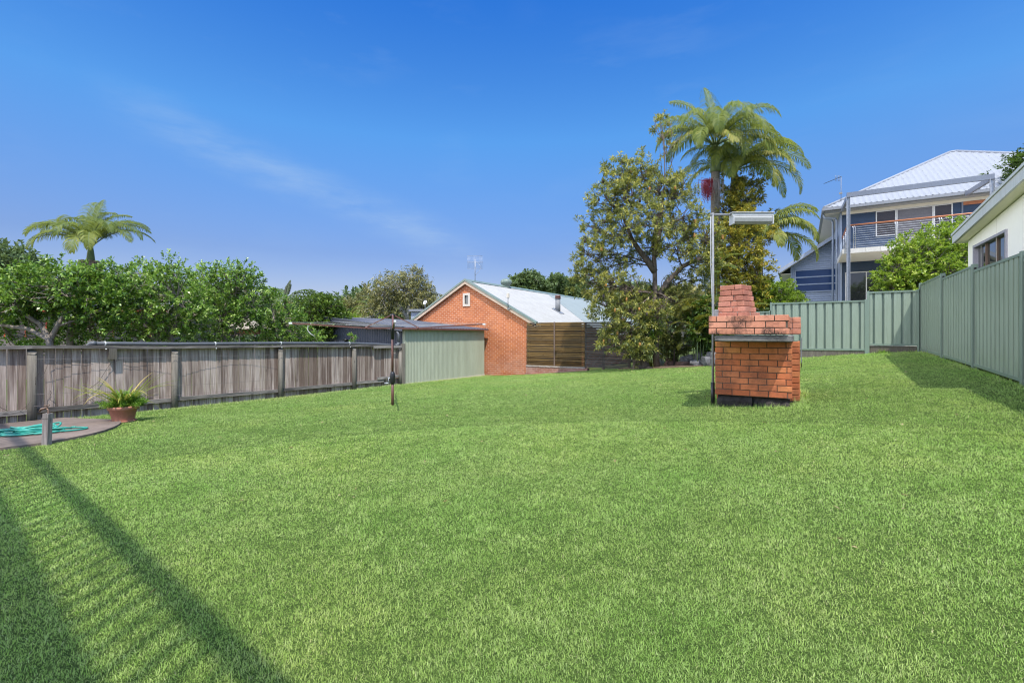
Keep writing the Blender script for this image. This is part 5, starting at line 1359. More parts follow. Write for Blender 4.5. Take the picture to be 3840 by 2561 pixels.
    while zz < zt(wr):
        o = .011 * math.cos(2 * math.pi * k / 6); xa = wl if zt(wl) > zz else e0.x + (zz + .16 - e0.z) / sl_
        rows.append(((xa, yw - o, zz), (wr, yw - o, zz))); zz += ph / 6 * 1.5; k += 1
    vs = [p_ for r_ in rows for p_ in r_]
    mb.add(vs, [(2*i, 2*i+1, 2*i+3, 2*i+2) for i in range(len(rows) - 1)]); mb.build('wing_wall', M['bluegrey'], root)
    mb = MB(); mb.box((wl - .03, yw - .04, gb - .3), (wl + .04, yw + .05, zt(wl))); mb.build('corner_board', M['bluegrey'], root)
    mb = MB(); mb.box((wl, yw + .051, gb - .3), (wl + .02, yw + 5, zt(wl))); mb.build('side_wall', M['bluegrey'], root)
    wa = PW(443, 862); wb = PW(1196, 1255)
    ph = (wa.z - wb.z) / 3; x0, x1 = wa.x, wr
    mb = MB(); mb.box((x0 - .05, yw - .05, wb.z - .05), (x0, yw - .015, wa.z + .04))
    for i in range(4): mb.box((x0, yw - .055, wb.z + i * ph - .03), (x1, yw - .015, wb.z + i * ph + .03))
    w = mb.build('window', M['bluegrey'], root)
    for i in range(3):
        mb = MB(); mb.box((x0, yw - .035, wb.z + i * ph + .031), (x1, yw - .02, wb.z + (i + 1) * ph - .031)); mb.build('pane', M['navy_panel'], w)
    nrm = Vector((-sl_, 0, 1)).normalized()
    mb = MB(); a, b = Vector((e0.x, yw - .45, e0.z)), Vector((e1.x + .3, yw - .45, e1.z + sl_ * .3))
    mb.prism([a, b, b + Vector((0, 0, .06)), a + Vector((0, 0, .06))], (0, 6, 0)); mb.build('wing_roof', M['roof_blue'], root)
    mb = MB(); mb.prism([a + Vector((0, -.03, -.14)), b + Vector((0, -.03, -.14)), b + Vector((0, -.03, -.002)), a + Vector((0, -.03, -.002))], (0, .028, 0)); mb.build('barge_board', M['bluegrey'], root)
    mb = MB(); mb.prism([a + Vector((.05, .0, -.12)), b + Vector((0, .0, -.12)), b + Vector((0, .0, -.1)), a + Vector((.05, 0, -.1))], (0, .43, 0)); mb.box((e0.x + .06, yw - .02, e0.z - .17), (wl - .031, yw + 5.5, e0.z - .13)); mb.build('wing_soffit', M['cream'], root)
    mb = MB(); mb.box((e0.x - .06, yw - .45, e0.z - .12), (e0.x + .05, yw + 5.5, e0.z + .02)); mb.build('wing_gutter', M['gutter_grey'], root)
    # tv aerial on the roof corner
    q = Vector((xe + .55, ye + 1.2, 0)); q = ony(3154, 775, ye + .6); q.z = zr0 + p * .5 
    aer = thing('tv_antenna', 'thin dark fishbone television antenna on the corner of the pale hipped roof', 'antenna', q)
    sc = (-q.x * SN + q.y * CS) / FPX; top = q + Vector((0, 0, 98 * sc)); r = Vector((CS, SN, 0)); f = Vector((-SN, CS, 0))
    mb = MB(); mb.tube([q - Vector((0, 0, .15)), top], .014, 8); mb.build('mast', M['galv_dull'], aer)
    tip = top - r * 62 * sc - Vector((0, 0, 26 * sc))
    mb = MB(); mb.tube([top + r * .02, tip], .014, 6)
    for k in range(16):
        c = top.lerp(tip, .3 + .7 * k / 15); mb.tube([c - f * .09, c + f * .09], .005, 4)
    mb.build('boom', M['black'], aer)
    mb = MB(); c = top.lerp(tip, .25)
    for o in (-.08, 0, .08, .14):
        for zq in (-.14, .14): mb.tube([c + r * o, c + r * o + Vector((0, 0, zq))], .008, 5)
    mb.build('reflector', M['galv_dull'], aer)
    mb = MB(); mb.box(q + Vector((-.08, -.04, .42)), q + Vector((.05, .04, .5))); mb.build('junction_box', M['galv_dull'], aer)
blue_house()

slab_mesh('pavement', [(1.2, 21.5), (11.5, 21.5), (11.5, 27.5), (1.2, 27.5)], .06, .1, M['slab_tile'])

# ------------------------------------------------------------------ awning of the house behind the photographer (casts the foreground shade)
def awning():
    z = 5.0
    up = lambda x, y: Vector((x + .37 * (z - g(x, y)), y - .42 * (z - g(x, y)), z))
    a = up(-12.2, 2.28); b = up(-.9, .87); d = (b - a).normalized(); n = Vector((d.y, -d.x, 0))
    if n.y > 0: n = -n
    root = thing('awning', 'slatted white patio awning at the back of the house, out of view', 'awning', (-5.5, -1, g(-5.5, -1)))
    mb = MB(); mb.bar(a, b, .09, .12); mb.build('front_beam', M['white_paint'], root)
    mb = MB(); s = 0; L = (b - a).length
    while s < L - .4:
        p = a + d * s + n * .05; mb.bar(p + Vector((0, 0, .02)), p + n * .46 + d * .34 + Vector((0, 0, .02)), .042, .03); s += .18
    mb.build('battens', M['white_paint'], root)
    mb = MB(); mb.prism([a + n * .40 + Vector((0, 0, .06)), b + n * .40 + Vector((0, 0, .06)), b + n * 3 + Vector((0, 0, .3)), a + n * 3 + Vector((0, 0, .3))], (0, 0, .05)); mb.build('roof', M['roof_white'], root)
    for s in (.12, .45, .97):
        p = a + d * (L * s) + n * 2.0; mb = MB(); mb.bar((p.x, p.y, g(p.x, p.y) - .1), (p.x, p.y, z + .12), .1, .1, up=(0, 1, 0)); mb.build('post', M['white_paint'], root)
awning()

# ------------------------------------------------------------------ neighbours glimpsed through the leaves on the left
def red_trim_house():
    a = at(-150, 1158, 19); b = at(640, 1172, 21); d = (b - a); d.z = 0; d.normalize(); n = Vector((-d.y, d.x, 0)); zb = g(-18, 8) - .3
    root = thing('neighbour_house', 'neighbouring house with red fascia and grey roof glimpsed through the lemon trees', 'house', ((a.x + b.x) / 2, (a.y + b.y) / 2, zb))
    z = (a.z + b.z) / 2
    fl = lambda v, zz: Vector((v.x, v.y, zz))
    mb = MB(); mb.prism([fl(a, zb), fl(b, zb), fl(b, z - .05), fl(a, z - .05)], n * 6); mb.build('wall', M['pinkish'], root)
    mb = MB(); mb.prism([fl(a, z - .06) - n * .4, fl(b, z - .06) - n * .4, fl(b, z + .09) - n * .4, fl(a, z + .09) - n * .4], n * .04); mb.build('fascia', M['red_trim'], root)
    mb = MB(); mb.prism([fl(a, z + .092) - n * .45, fl(b, z + .092) - n * .45, fl(b, z + .75) + n * 3, fl(a, z + .75) + n * 3], Vector((0, 0, .06))); mb.build('roof', M['roof_tile_grey'], root)
    for s in (.2, .52, .8):
        c = a + (b - a) * s; mb = MB(); mb.prism([fl(c, zb + 2.0) - n * .03, fl(c, zb + 2.0) + d * 1.4 - n * .03, fl(c, z - .3) + d * 1.4 - n * .03, fl(c, z - .3) - n * .03], n * .02); w = mb.build('window', M['glass'], root)
        mb = MB()
        for o in (0, .7, 1.4): mb.bar(fl(c, zb + 2.0) + d * o - n * .04, fl(c, z - .3) + d * o - n * .04, .05, .04, up=n)
        mb.build('frame', M['red_trim'], w)
    # small red and tan garden roof
    p = at(930, 1252, 16.5)
    root = thing('garden_gazebo', 'small tan roofed red timber gazebo behind the citrus bushes', 'gazebo', (p.x, p.y, g(p.x, p.y) - .06))
    s = 16.5 / FPX; r = Vector((CS, SN, 0)); f = Vector((-SN, CS, 0)); gz0 = g(p.x, p.y) - .06
    c = Vector((p.x, p.y, p.z)); hw = 62 * s
    mb = MB(); mb.prism([c - r * hw - f * .5, c + r * hw - f * .5, c + r * hw - f * .5 + Vector((0, 0, .16)), c - r * hw - f * .5 + Vector((0, 0, .16))], f * 1.0); mb.build('beam', M['red_trim'], root)
    top = c + Vector((0, 0, .55)); bs = [c - r * (hw + .08) - f * .6 + Vector((0, 0, .165)), c + r * (hw + .08) - f * .6 + Vector((0, 0, .165)), c + r * (hw + .08) + f * .6 + Vector((0, 0, .165)), c - r * (hw + .08) + f * .6 + Vector((0, 0, .165))]
    mb = MB(); mb.add(bs + [top], [(0, 1, 4), (1, 2, 4), (2, 3, 4), (3, 0, 4), (3, 2, 1, 0)]); mb.build('roof', M['tan_roof'], root)
    for sx, sy in ((-1, -1), (1, -1), (1, 1), (-1, 1)):
        q = c + r * (hw - .08) * sx + f * .42 * sy; mb = MB(); mb.bar(Vector((q.x, q.y, gz0 - .05)), Vector((q.x, q.y, c.z)), .09, .09, up=(0, 1, 0)); mb.build('post', M['stake'], root)
red_trim_house()

# ------------------------------------------------------------------ trees and shrubs
def foot(px, Z):
    p = at(px, 1300, Z); return Vector((p.x, p.y, g(p.x, p.y) - .08))
def citrus(label, px, Z, limbs, blobs, seed, **kw):
    b = foot(px, Z)
    forks = []
    for pts in limbs: forks.append([tuple(b)] + [tuple(at(x, y, Z + dz)) for x, y, dz in pts])
    args = dict(L=.078, W=.038, per=19, tl=.22, shell=.6, seed=seed, r0=.075, tint0=.47, tspread=.27, twig_frac=.22, group='citrus trees behind the paling fence', limb_r=.55)
    args.update(kw)
    return tree('citrus_tree', label, 'citrus tree', b, forks, [PB(q[0], q[1] + 22, q[2], q[3] * .97, q[4], int(q[5] * .82)) for q in blobs], M['citrus'], M['bark_pale'], **args)
citrus('spreading lemon tree with bare pale limbs at the far left behind the fence', 190, 10.4,
       [[(185, 1270, 0), (150, 1215, 0), (60, 1160, .1)], [(188, 1275, .05), (215, 1225, 0), (250, 1150, .1)], [(186, 1275, 0), (110, 1235, -.1), (10, 1220, -.1)]],
       [(70, 1080, 10.5, 130, 85, 210), (200, 1050, 10.3, 110, 70, 190), (320, 1090, 10.5, 90, 85, 150), (150, 1120, 10.8, 150, 50, 130), (40, 1130, 10.2, 90, 50, 80), (-60, 1120, 10.4, 90, 90, 120), (40, 1240, 10.9, 120, 40, 70), (190, 1235, 11.2, 130, 50, 80), (360, 1150, 10.6, 60, 60, 70)], 31, L=.092, W=.042, tint0=.44)
citrus('glossy lemon tree with tall tip shoots below the feather palm', 262, 10.9,
       [[(262, 1260, 0), (268, 1180, 0), (290, 1090, 0)], [(264, 1240, 0), (330, 1210, 0), (420, 1170, .1)]],
       [(300, 1065, 10.9, 95, 70, 130), (400, 1070, 11, 80, 75, 140), (430, 1130, 11.1, 80, 60, 90), (440, 1000, 11, 30, 30, 26), (350, 1020, 11, 60, 40, 40), (380, 1230, 11.4, 110, 45, 100), (300, 1215, 11.6, 80, 60, 60)], 32, tint0=.48)
citrus('bright green dense citrus tree in the middle of the row', 640, 12.0,
       [[(640, 1270, 0), (620, 1200, 0), (560, 1130, 0)], [(640, 1262, 0), (672, 1180, 0), (690, 1110, 0)], [(636, 1245, 0), (575, 1232, -.1), (520, 1190, -.2)]],
       [(560, 1060, 12, 100, 75, 210), (650, 1090, 11.9, 110, 90, 260), (530, 1000, 12, 40, 35, 40), (640, 1000, 12, 45, 45, 60), (590, 1150, 12, 120, 70, 170), (700, 1170, 12, 90, 70, 120), (540, 1230, 12.2, 120, 40, 100), (650, 1235, 12.4, 110, 40, 90), (480, 1180, 12.3, 60, 60, 60)], 33, tint0=.58)
citrus('upright citrus tree with spiky top shoots at the right of the row', 840, 13.2,
       [[(842, 1270, 0), (838, 1200, 0), (850, 1130, 0)], [(845, 1268, 0), (870, 1230, 0), (930, 1185, 0)], [(838, 1262, 0), (812, 1215, 0), (800, 1140, 0)]],
       [(800, 1060, 13.2, 75, 70, 150), (880, 1060, 13.2, 80, 80, 200), (850, 1010, 13.2, 45, 35, 60), (940, 1110, 13.3, 70, 75, 140), (830, 1150, 13.1, 110, 65, 170), (770, 1020, 13.2, 30, 40, 30), (930, 1050, 13.3, 40, 40, 50), (760, 1210, 13.4, 100, 50, 120), (880, 1240, 13.5, 90, 30, 60)], 34, tint0=.52)
citrus('small citrus bush at the end of the row beside the slate grey garage', 1040, 14.0,
       [[(1040, 1268, 0), (1030, 1215, 0), (1020, 1160, 0)]],
       [(1020, 1135, 14, 55, 60, 90), (1050, 1180, 14, 65, 60, 110), (1000, 1230, 14, 80, 40, 90), (1090, 1225, 14.2, 80, 45, 110), (1010, 1075, 14, 14, 30, 10), (1150, 1255, 14.6, 60, 25, 50)], 35, tint0=.55)

tree('round_shrub', 'dark green dome shaped tree behind the slate grey garage', 'tree', foot(1200, 18.6), [[tuple(foot(1200, 18.6)), tuple(at(1200, 1250, 18.6)), tuple(at(1195, 1190, 18.6))]],
     [PB(1195, 1185, 18.6, 85, 70, 420), PB(1170, 1220, 18.6, 95, 60, 260), PB(1230, 1160, 18.6, 50, 50, 150), PB(1250, 1225, 18.7, 55, 60, 160)], M['dark_leaf'], M['bark'], L=.10, W=.05, per=18, tl=.2, seed=41, r0=.1, tint0=.6, tspread=.2)
tree('gum_tree', 'olive eucalyptus tree with pale twisting branches behind the garage', 'tree', foot(1530, 30), [[tuple(foot(1530, 30)), tuple(at(1528, 1200, 30)), tuple(at(1535, 1140, 30)), tuple(at(1540, 1090, 30))], [tuple(at(1528, 1195, 30)), tuple(at(1490, 1140, 30)), tuple(at(1450, 1105, 30))]],
     [PB(1500, 1072, 30, 70, 32, 170), PB(1440, 1110, 30, 50, 45, 130), PB(1565, 1100, 30, 50, 50, 160), PB(1535, 1150, 30.4, 80, 40, 150), PB(1430, 1170, 30, 55, 40, 120), PB(1542, 1030, 30, 28, 14, 40), PB(1600, 1130, 30, 28, 50, 70), PB(1385, 1100, 30, 20, 20, 20)],
     M['gum'], M['bark_white'], L=.20, W=.05, per=18, tl=.5, seed=42, r0=.17, up=-.3, droop=.2, tint0=.5, tspread=.22, twig_frac=.3, twig_r=.02)
tree('grey_tree', 'hazy grey green tree far behind the garage roof', 'tree', foot(1320, 42), [[tuple(foot(1320, 42)), tuple(at(1320, 1200, 42)), tuple(at(1320, 1160, 42))]],
     [PB(1310, 1155, 42, 30, 22, 90), PB(1345, 1170, 42, 35, 25, 90), PB(1290, 1180, 42, 35, 25, 80), PB(1370, 1125, 43, 24, 20, 50)], M['gum'], M['bark_pale'], L=.26, W=.09, per=16, tl=.5, seed=43, r0=.15, tint0=.5, tspread=.15)
tree('hedge', 'yellow green clipped hedge top showing above the slate roof', 'hedge', foot(1350, 34), [[tuple(foot(1350, 34)), tuple(at(1350, 1230, 34)), tuple(at(1350, 1210, 34))]],
     [PB(1310, 1205, 34, 50, 22, 150), PB(1380, 1205, 34, 50, 20, 150)], M['bright'], M['bark'], L=.14, W=.08, per=14, tl=.3, seed=44, r0=.1, tint0=.45)

# lawn-edge banksia
def banksia():
    b = Vector((-4.22, 16.2, g(-4.22, 16.2))); Z = 16.0
    A = lambda x, y, dz=0: tuple(at(x, y, Z + dz))
    forks = [[tuple(b), A(2458, 1290), A(2466, 1200), A(2456, 1100), A(2455, 1000), A(2450, 900), A(2470, 800)],
             [A(2462, 1130), A(2500, 1060), A(2560, 1000), A(2640, 960, -.2)],
             [A(2456, 1020), A(2420, 970), A(2370, 900), A(2340, 820)],
             [A(2460, 960), A(2475, 850), A(2485, 760)]]
    bl = [(2320, 640, 0, 50, 55, 62), (2400, 640, .2, 60, 55, 80), (2270, 740, 0, 60, 65, 85), (2370, 730, -.2, 70, 70, 105), (2470, 720, .3, 75, 75, 120), (2560, 700, .2, 50, 60, 70), (2240, 860, 0, 65, 65, 85),
          (2340, 850, -.5, 70, 65, 95), (2450, 830, -.5, 75, 65, 90), (2560, 820, 0, 75, 70, 105), (2210, 960, 0, 55, 60, 70), (2310, 970, .4, 75, 55, 70), (2420, 930, .4, 70, 50, 60), (2540, 920, -.3, 80, 60, 90),
          (2640, 880, 0, 70, 70, 90), (2630, 980, -.2, 75, 55, 80), (2210, 1060, 0, 70, 50, 85), (2310, 1080, -.3, 85, 60, 110), (2270, 1150, -.3, 60, 50, 85), (2350, 1180, -.5, 75, 65, 140), (2330, 1270, -.4, 80, 50, 125), (2400, 1100, .3, 50, 50, 60),
          (2480, 470, 1.0, 30, 26, 24), (2500, 540, .8, 26, 34, 22), (2575, 1050, .3, 60, 40, 45), (2400, 1300, -.2, 50, 50, 70), (2180, 1020, 0, 25, 25, 14), (2540, 1130, .2, 60, 50, 60), (2470, 1180, -.5, 45, 50, 50), (2430, 1240, -.4, 40, 50, 45)]
    def extra(root, rng, C, Dv):
        k = rng.choice(len(C), 80, replace=False)
        for j, i in enumerate(k):
            c = C[i] + np.array([SN, -CS, 0]) * .12; h = rng.uniform(.10, .17); r = .035
            tgt = MB()
            tgt.tube([c, c + [0, 0, h * .15], c + [0, 0, h * .5], c + [0, 0, h * .85], c + [0, 0, h]], [r * .5, r, r * 1.08, r * .9, r * .3], 8, tint=rng.uniform(.2, .8))
            tgt.build('flower_cone' if j < 30 else 'seed_cone', M['cone' if j < 30 else 'cone_dark'], root)
    tree('banksia_tree', 'large gnarled banksia tree with orange cones at the back of the lawn', 'tree', b, forks, [PB(x, y, Z + dz, rx, ry, int(n * .95), rz=rx * Z / FPX * 1.1) for x, y, dz, rx, ry, n in bl],
         M['banksia'], M['bark'], L=.135, W=.036, per=20, tl=.18, seed=51, r0=.115, shell=.35, up=.1, tint0=.61, tspread=.23, twig_frac=.38, limb_r=.4, twig_r=.013, spread=1.0, tipbright=.35, extra=extra)
banksia()
tree('golden_shrub', 'tall golden leaved shrub behind the pole lamp', 'shrub', foot(2770, 17.6), [[tuple(foot(2770, 17.6)), tuple(at(2770, 1200, 17.6)), tuple(at(2765, 1050, 17.6)), tuple(at(2770, 880, 17.6))], [tuple(at(2768, 1150, 17.6)), tuple(at(2820, 1060, 17.6)), tuple(at(2840, 990, 17.6))], [tuple(at(2768, 1120, 17.6)), tuple(at(2720, 1020, 17.6)), tuple(at(2710, 930, 17.6))]],
     [PB(2760, 830, 17.6, 60, 60, 140), PB(2790, 760, 17.6, 32, 55, 70), PB(2720, 900, 17.4, 55, 60, 120), PB(2800, 910, 17.6, 60, 65, 150), PB(2760, 990, 17.4, 70, 60, 150), PB(2840, 1010, 17.6, 50, 50, 90), PB(2720, 1060, 17.4, 55, 60, 110), PB(2800, 1090, 17.6, 70, 60, 140), PB(2690, 980, 17.3, 40, 60, 60), PB(2800, 720, 18.2, 55, 60, 110), PB(2740, 700, 18.4, 45, 60, 80), PB(2860, 860, 18.2, 45, 60, 80), PB(2720, 790, 17.8, 45, 50, 80)], M['golden'], M['bark'], L=.13, W=.04, per=19, tl=.2, seed=52, r0=.08, tint0=.60, tspread=.24, tipbright=.3)
tree('leafy_shrub', 'dark broad leaved shrub at the left of the barbecue', 'shrub', Vector((-2.0, 16.55, g(-2, 16.5))), [[(-2.0, 16.55, g(-2, 16.5)), tuple(at(2655, 1290, 15.3)), tuple(at(2655, 1220, 15.4))]],
     [PB(2650, 1250, 15.3, 50, 60, 120), PB(2640, 1190, 15.5, 45, 50, 80), PB(2690, 1290, 15.4, 50, 50, 90)], M['dark_leaf'], M['bark'], L=.16, W=.075, per=12, tl=.2, seed=53, r0=.04, tint0=.52, droop=.35)
for k, (px, py, Z, rx, ry, n, nm, lb, mt, t0) in enumerate([
    (2900, 1105, 17.8, 80, 55, 420, 'clipped_shrub', 'rounded bright green shrub behind the left end of the steel fence', 'bright', .42),
    (2985, 1118, 18.6, 26, 26, 70, 'small_shrub', 'small dark shrub against the blue cladding', 'dark_leaf', .4)]):
    tree(nm, lb, 'shrub', foot(px, Z), [[tuple(foot(px, Z)), tuple(at(px, 1200, Z)), tuple(at(px, 1150, Z))]], [PB(px, py, Z, rx, ry, n), PB(px + rx * .3, py + 40, Z, rx, ry, n // 2), PB(px - rx * .5, py - ry * .2, Z, rx * .6, ry * .8, n // 3)], M[mt], M['bark'], L=.075, W=.042, per=18, tl=.14, seed=60 + k, r0=.05, tint0=t0)
tree('bright_shrub', 'large sunlit lime green shrub above the corner of the steel fences', 'shrub', foot(3460, 14.6), [[tuple(foot(3460, 14.6)), tuple(at(3460, 1150, 14.6)), tuple(at(3460, 1020, 14.6))], [tuple(foot(3460, 14.6)), tuple(at(3400, 1100, 14.6)), tuple(at(3350, 1030, 14.6))], [tuple(foot(3460, 14.6)), tuple(at(3520, 1080, 14.6)), tuple(at(3570, 980, 14.6))]],
     [PB(3520, 920, 14.6, 75, 65, 210), PB(3450, 960, 14.5, 80, 60, 230), PB(3570, 960, 14.6, 70, 80, 220), PB(3390, 1020, 14.5, 80, 65, 240), PB(3500, 1030, 14.4, 110, 70, 300), PB(3340, 1070, 14.5, 50, 45, 120), PB(3600, 850, 14.9, 35, 25, 50), PB(3440, 1080, 14.4, 110, 40, 170), PB(3390, 930, 14.7, 40, 50, 40), PB(3590, 1060, 14.5, 60, 60, 120), PB(3420, 1150, 14.6, 120, 60, 200)],
     M['bright'], M['bark_pale'], L=.085, W=.048, per=17, tl=.17, seed=64, r0=.06, shell=.45, tint0=.5, tspread=.22, twig_frac=.25, tipbright=.2)
tree('overhanging_tree', 'dark leaved tree at the upper right edge behind the cream house', 'tree', foot(3980, 19), [[tuple(foot(3980, 19)), tuple(at(3980, 1000, 19)), tuple(at(3960, 750, 19))]],
     [PB(3870, 620, 19, 75, 45, 130), PB(3960, 590, 19, 90, 70, 170), PB(3830, 680, 19, 40, 25, 40), PB(3990, 700, 19, 90, 70, 110)], M['dark_leaf'], M['bark'], L=.15, W=.06, per=15, tl=.3, seed=65, r0=.12, tint0=.32)

# palms
FR = lambda *a: a
palm('king_palm', 'tall king palm with arching fronds behind the banksia', foot(2680, 17.6), at(2683, 545, 17.6), .155, 1.0,
     [FR(95, 84, 25, .95, -.1), FR(140, 78, 60, 1.0, .1), FR(70, 80, 60, .95, 0), FR(175, 60, 105, .95, .1), FR(190, 40, 100, .9, .15), FR(205, 25, 95, .8, .3), FR(165, 50, 120, .9, 0), FR(5, 55, 110, 1.0, 0), FR(350, 38, 105, .95, .1), FR(20, 66, 100, 1.0, .05), FR(330, 22, 105, .85, .3), FR(300, 50, 135, .85, .1), FR(250, 55, 150, .85, -.05), FR(230, 35, 130, .8, .05), FR(280, 70, 150, .9, .0), FR(120, 45, 100, .9, -.1), FR(60, 35, 100, .9, -.1), FR(270, 20, 90, .6, .3), FR(215, 62, 130, .9, 0), FR(320, 64, 125, .95, .05)], 71, 'king palms behind the banksia', .5, L=2.9, ll=.68, lw=.026, nl=84)
palm('king_palm', 'shorter king palm with right hand fronds reaching towards the blue house', foot(2752, 18.4), at(2755, 640, 18.4), .14, .9,
     [FR(0, 40, 90, 1.15, .0), FR(20, 25, 100, 1.1, 0), FR(345, 20, 110, 1.05, .15), FR(60, 60, 100, .9, 0), FR(90, 80, 60, .8, 0), FR(150, 40, 110, .9, 0), FR(180, 20, 110, .8, .1), FR(300, 20, 130, .8, .25), FR(320, 45, 140, .9, .1), FR(240, 25, 120, .7, .1), FR(15, 55, 70, 1.2, .2), FR(5, 62, 100, 1.1, .05), FR(335, 55, 120, 1.0, .1), FR(280, 60, 140, .9, 0), FR(200, 50, 120, .85, 0), FR(35, 45, 95, 1.05, 0), FR(255, 60, 150, .95, .1), FR(310, 30, 110, .9, .3), FR(225, 50, 140, .9, .05), FR(170, 65, 120, .9, .1)], 72, 'king palms behind the banksia', .48, L=2.85, ll=.66, lw=.026, nl=84)
palm('king_palm', 'lowest king palm with drooping fronds between golden shrub and blue house', foot(2850, 19.0), at(2850, 900, 19.0), .11, .8,
     [FR(0, 50, 120, 1.1, .1), FR(20, 30, 120, 1.0, .0), FR(340, 20, 110, 1.0, .15), FR(60, 70, 90, .9, .05), FR(110, 60, 100, .9, 0), FR(180, 40, 110, .8, .1), FR(310, 50, 140, 1.0, .2), FR(355, 70, 100, 1.1, .1), FR(270, 30, 120, .7, .2), FR(320, 65, 120, 1.0, .1), FR(15, 62, 110, 1.05, .1), FR(200, 60, 120, .8, 0), FR(240, 45, 130, .8, .1)], 73, 'king palms behind the banksia', .52, L=2.6, ll=.62, lw=.034, nl=76)
# fruit strands on the tallest palm
def fruit():
    rng = np.random.default_rng(9); root = bpy.data.objects['king_palm']
    c = np.array(at(2672, 705, 17.3)); r = np.array([CS, SN, 0]); f = np.array([SN, -CS, 0])
    for nm, mt, o, n in (('fruit_cluster', 'red_fruit', -.25, 60), ('spent_strands', 'husk', .12, 50)):
        mb = MB()
        for k in range(n):
            a = c + r * (o + rng.normal(0, .11)) + f * rng.uniform(-.1, .2) + [0, 0, rng.normal(.22, .05)]
            L = rng.uniform(.35, .75); P = [c + r * .02 + [0, 0, .2], a + [0, 0, .05], a + [0, 0, -L * .4], a + [0, 0, -L] + r * rng.normal(0, .04)]
            mb.tube(P, [.006, .006, .006, .004], 4)
            if mt == 'red_fruit':
                for s in np.linspace(.15, 1, 9): q = a + np.array([rng.normal(0, .02), rng.normal(0, .02), -L * s]); mb.tube([q, q + [0, 0, .014], q + [0, 0, .028]], [.004, .016, .004], 5, tint=rng.uniform(.2, .8))
        mb.build(nm, M[mt], root)
fruit()
lp = foot(345, 17.5)
palm('feather_palm', 'feathery palm rising alone above the lemon trees at the left', lp, at(340, 922, 17.5), .115, .75,
     [FR(180, 66, 118, 1.0, .0), FR(196, 52, 100, 1.0, .1), FR(165, 76, 110, 1.0, 0), FR(122, 84, 62, 1.05, .15), FR(100, 82, 80, 1.0, .1), FR(72, 80, 80, .95, .1), FR(45, 72, 105, 1.0, .0), FR(12, 62, 108, 1.05, .05), FR(345, 46, 105, .98, .15), FR(355, 54, 115, 1.08, .05), FR(310, 42, 130, .85, .25), FR(230, 44, 130, .85, .2), FR(270, 68, 150, .8, .1), FR(150, 62, 110, .95, -.1), FR(25, 50, 98, .98, -.05), FR(290, 34, 130, .75, .3), FR(205, 36, 105, .9, .25), FR(138, 74, 85, 1.0, 0), FR(58, 64, 92, 1.0, -.05), FR(330, 66, 130, .95, .05), FR(215, 60, 130, .95, .05), FR(88, 86, 25, .85, .1)], 74, None, .34, L=2.3, ll=.52, lw=.024, nl=66, hang=(.4, .8))
def sheath():
    root = bpy.data.objects['feather_palm']; c = at(335, 995, 17.4); mb = MB()
    rng = np.random.default_rng(2)
    for k in range(40):
        a = rng.uniform(0, 6.28); L = rng.uniform(.2, .5); d = Vector((math.cos(a), math.sin(a), 0)); p = c + d * .2
        mb.tube([c + d * .16 + Vector((0, 0, .12)), p + d * .08 + Vector((0, 0, .16)), p + d * .14 - Vector((0, 0, L * .5)), p + d * .1 - Vector((0, 0, L))], [.03, .035, .02, .006], 5, tint=rng.uniform(0, .8))
    mb.build('dry_sheaths', M['dry'], root)
sheath()
def cane_palm(label, base, n, seed, H, spreadk=1., mat='cane', name='cane_palm', L=1.0):
    rng = np.random.default_rng(seed); root = thing(name, label, 'palm', base)
    for k in range(n):
        a = rng.uniform(0, 2 * np.pi); o = Vector((math.cos(a), math.sin(a), 0)) * rng.uniform(.02, .28) * spreadk; h = H * rng.uniform(.35, 1.0)
        tp = Vector(base) + o * 1.6 + Vector((0, 0, h))
        mb = MB(); mb.tube([Vector(base) + o, tp], [.018, .013], 7); mb.build('cane', M['crownshaft'], root)
        for j in range(4):
            az = rng.uniform(0, 2 * np.pi)
            add_frond(root, rng, tuple(tp), az, rng.uniform(.5, 1.35), L * rng.uniform(.7, 1.1), rng.uniform(1.2, 2.4), nl=24, ll=.30, lw=.022, tint0=rng.uniform(.3, .75), mat=M[mat], rr=.010, hang=.35)
cane_palm('yellow green cane palm clump behind the rock edging', (-2.9, 16.4, g(-2.9, 16.4)), 11, 81, 1.9)
cane_palm('dark slender cane palm between the banksia and the pole lamp', (-2.35, 17.3, g(-2.35, 17.3)), 9, 82, 3.2, 1.3, 'palm', L=1.2)
def tree_fern():
    b = foot(1075, 19); root = thing('tree_fern', 'tree fern with dark curled crown beside the dome shaped tree', 'tree fern', b); tp = at(1075, 1115, 19); rng = np.random.default_rng(12)
    mb = MB(); mb.tube([b, tp], [.13, .1], 10); mb.build('trunk', M['bark'], root)
    for az, el, dr, lf in ((5, 35, 70, 1.), (350, 15, 80, .95), (30, 30, 80, 1.), (90, 75, 40, .7), (75, 82, 20, .75), (105, 80, 30, .6), (180, 30, 90, .9), (150, 50, 90, .8), (320, 5, 80, .9), (270, 20, 100, .7), (210, 20, 90, .8), (340, 0, 70, .8)):
        add_frond(root, rng, tuple(tp), R(az) + YAW, R(el), (1.5 if el < 70 else 1.0) * lf, R(dr), nl=34, ll=.34 if el < 70 else .13, lw=.045, tint0=.5 if el < 70 else .1, mat=M['treefern'], hang=.25, vee=.1, rr=.014)
tree_fern()
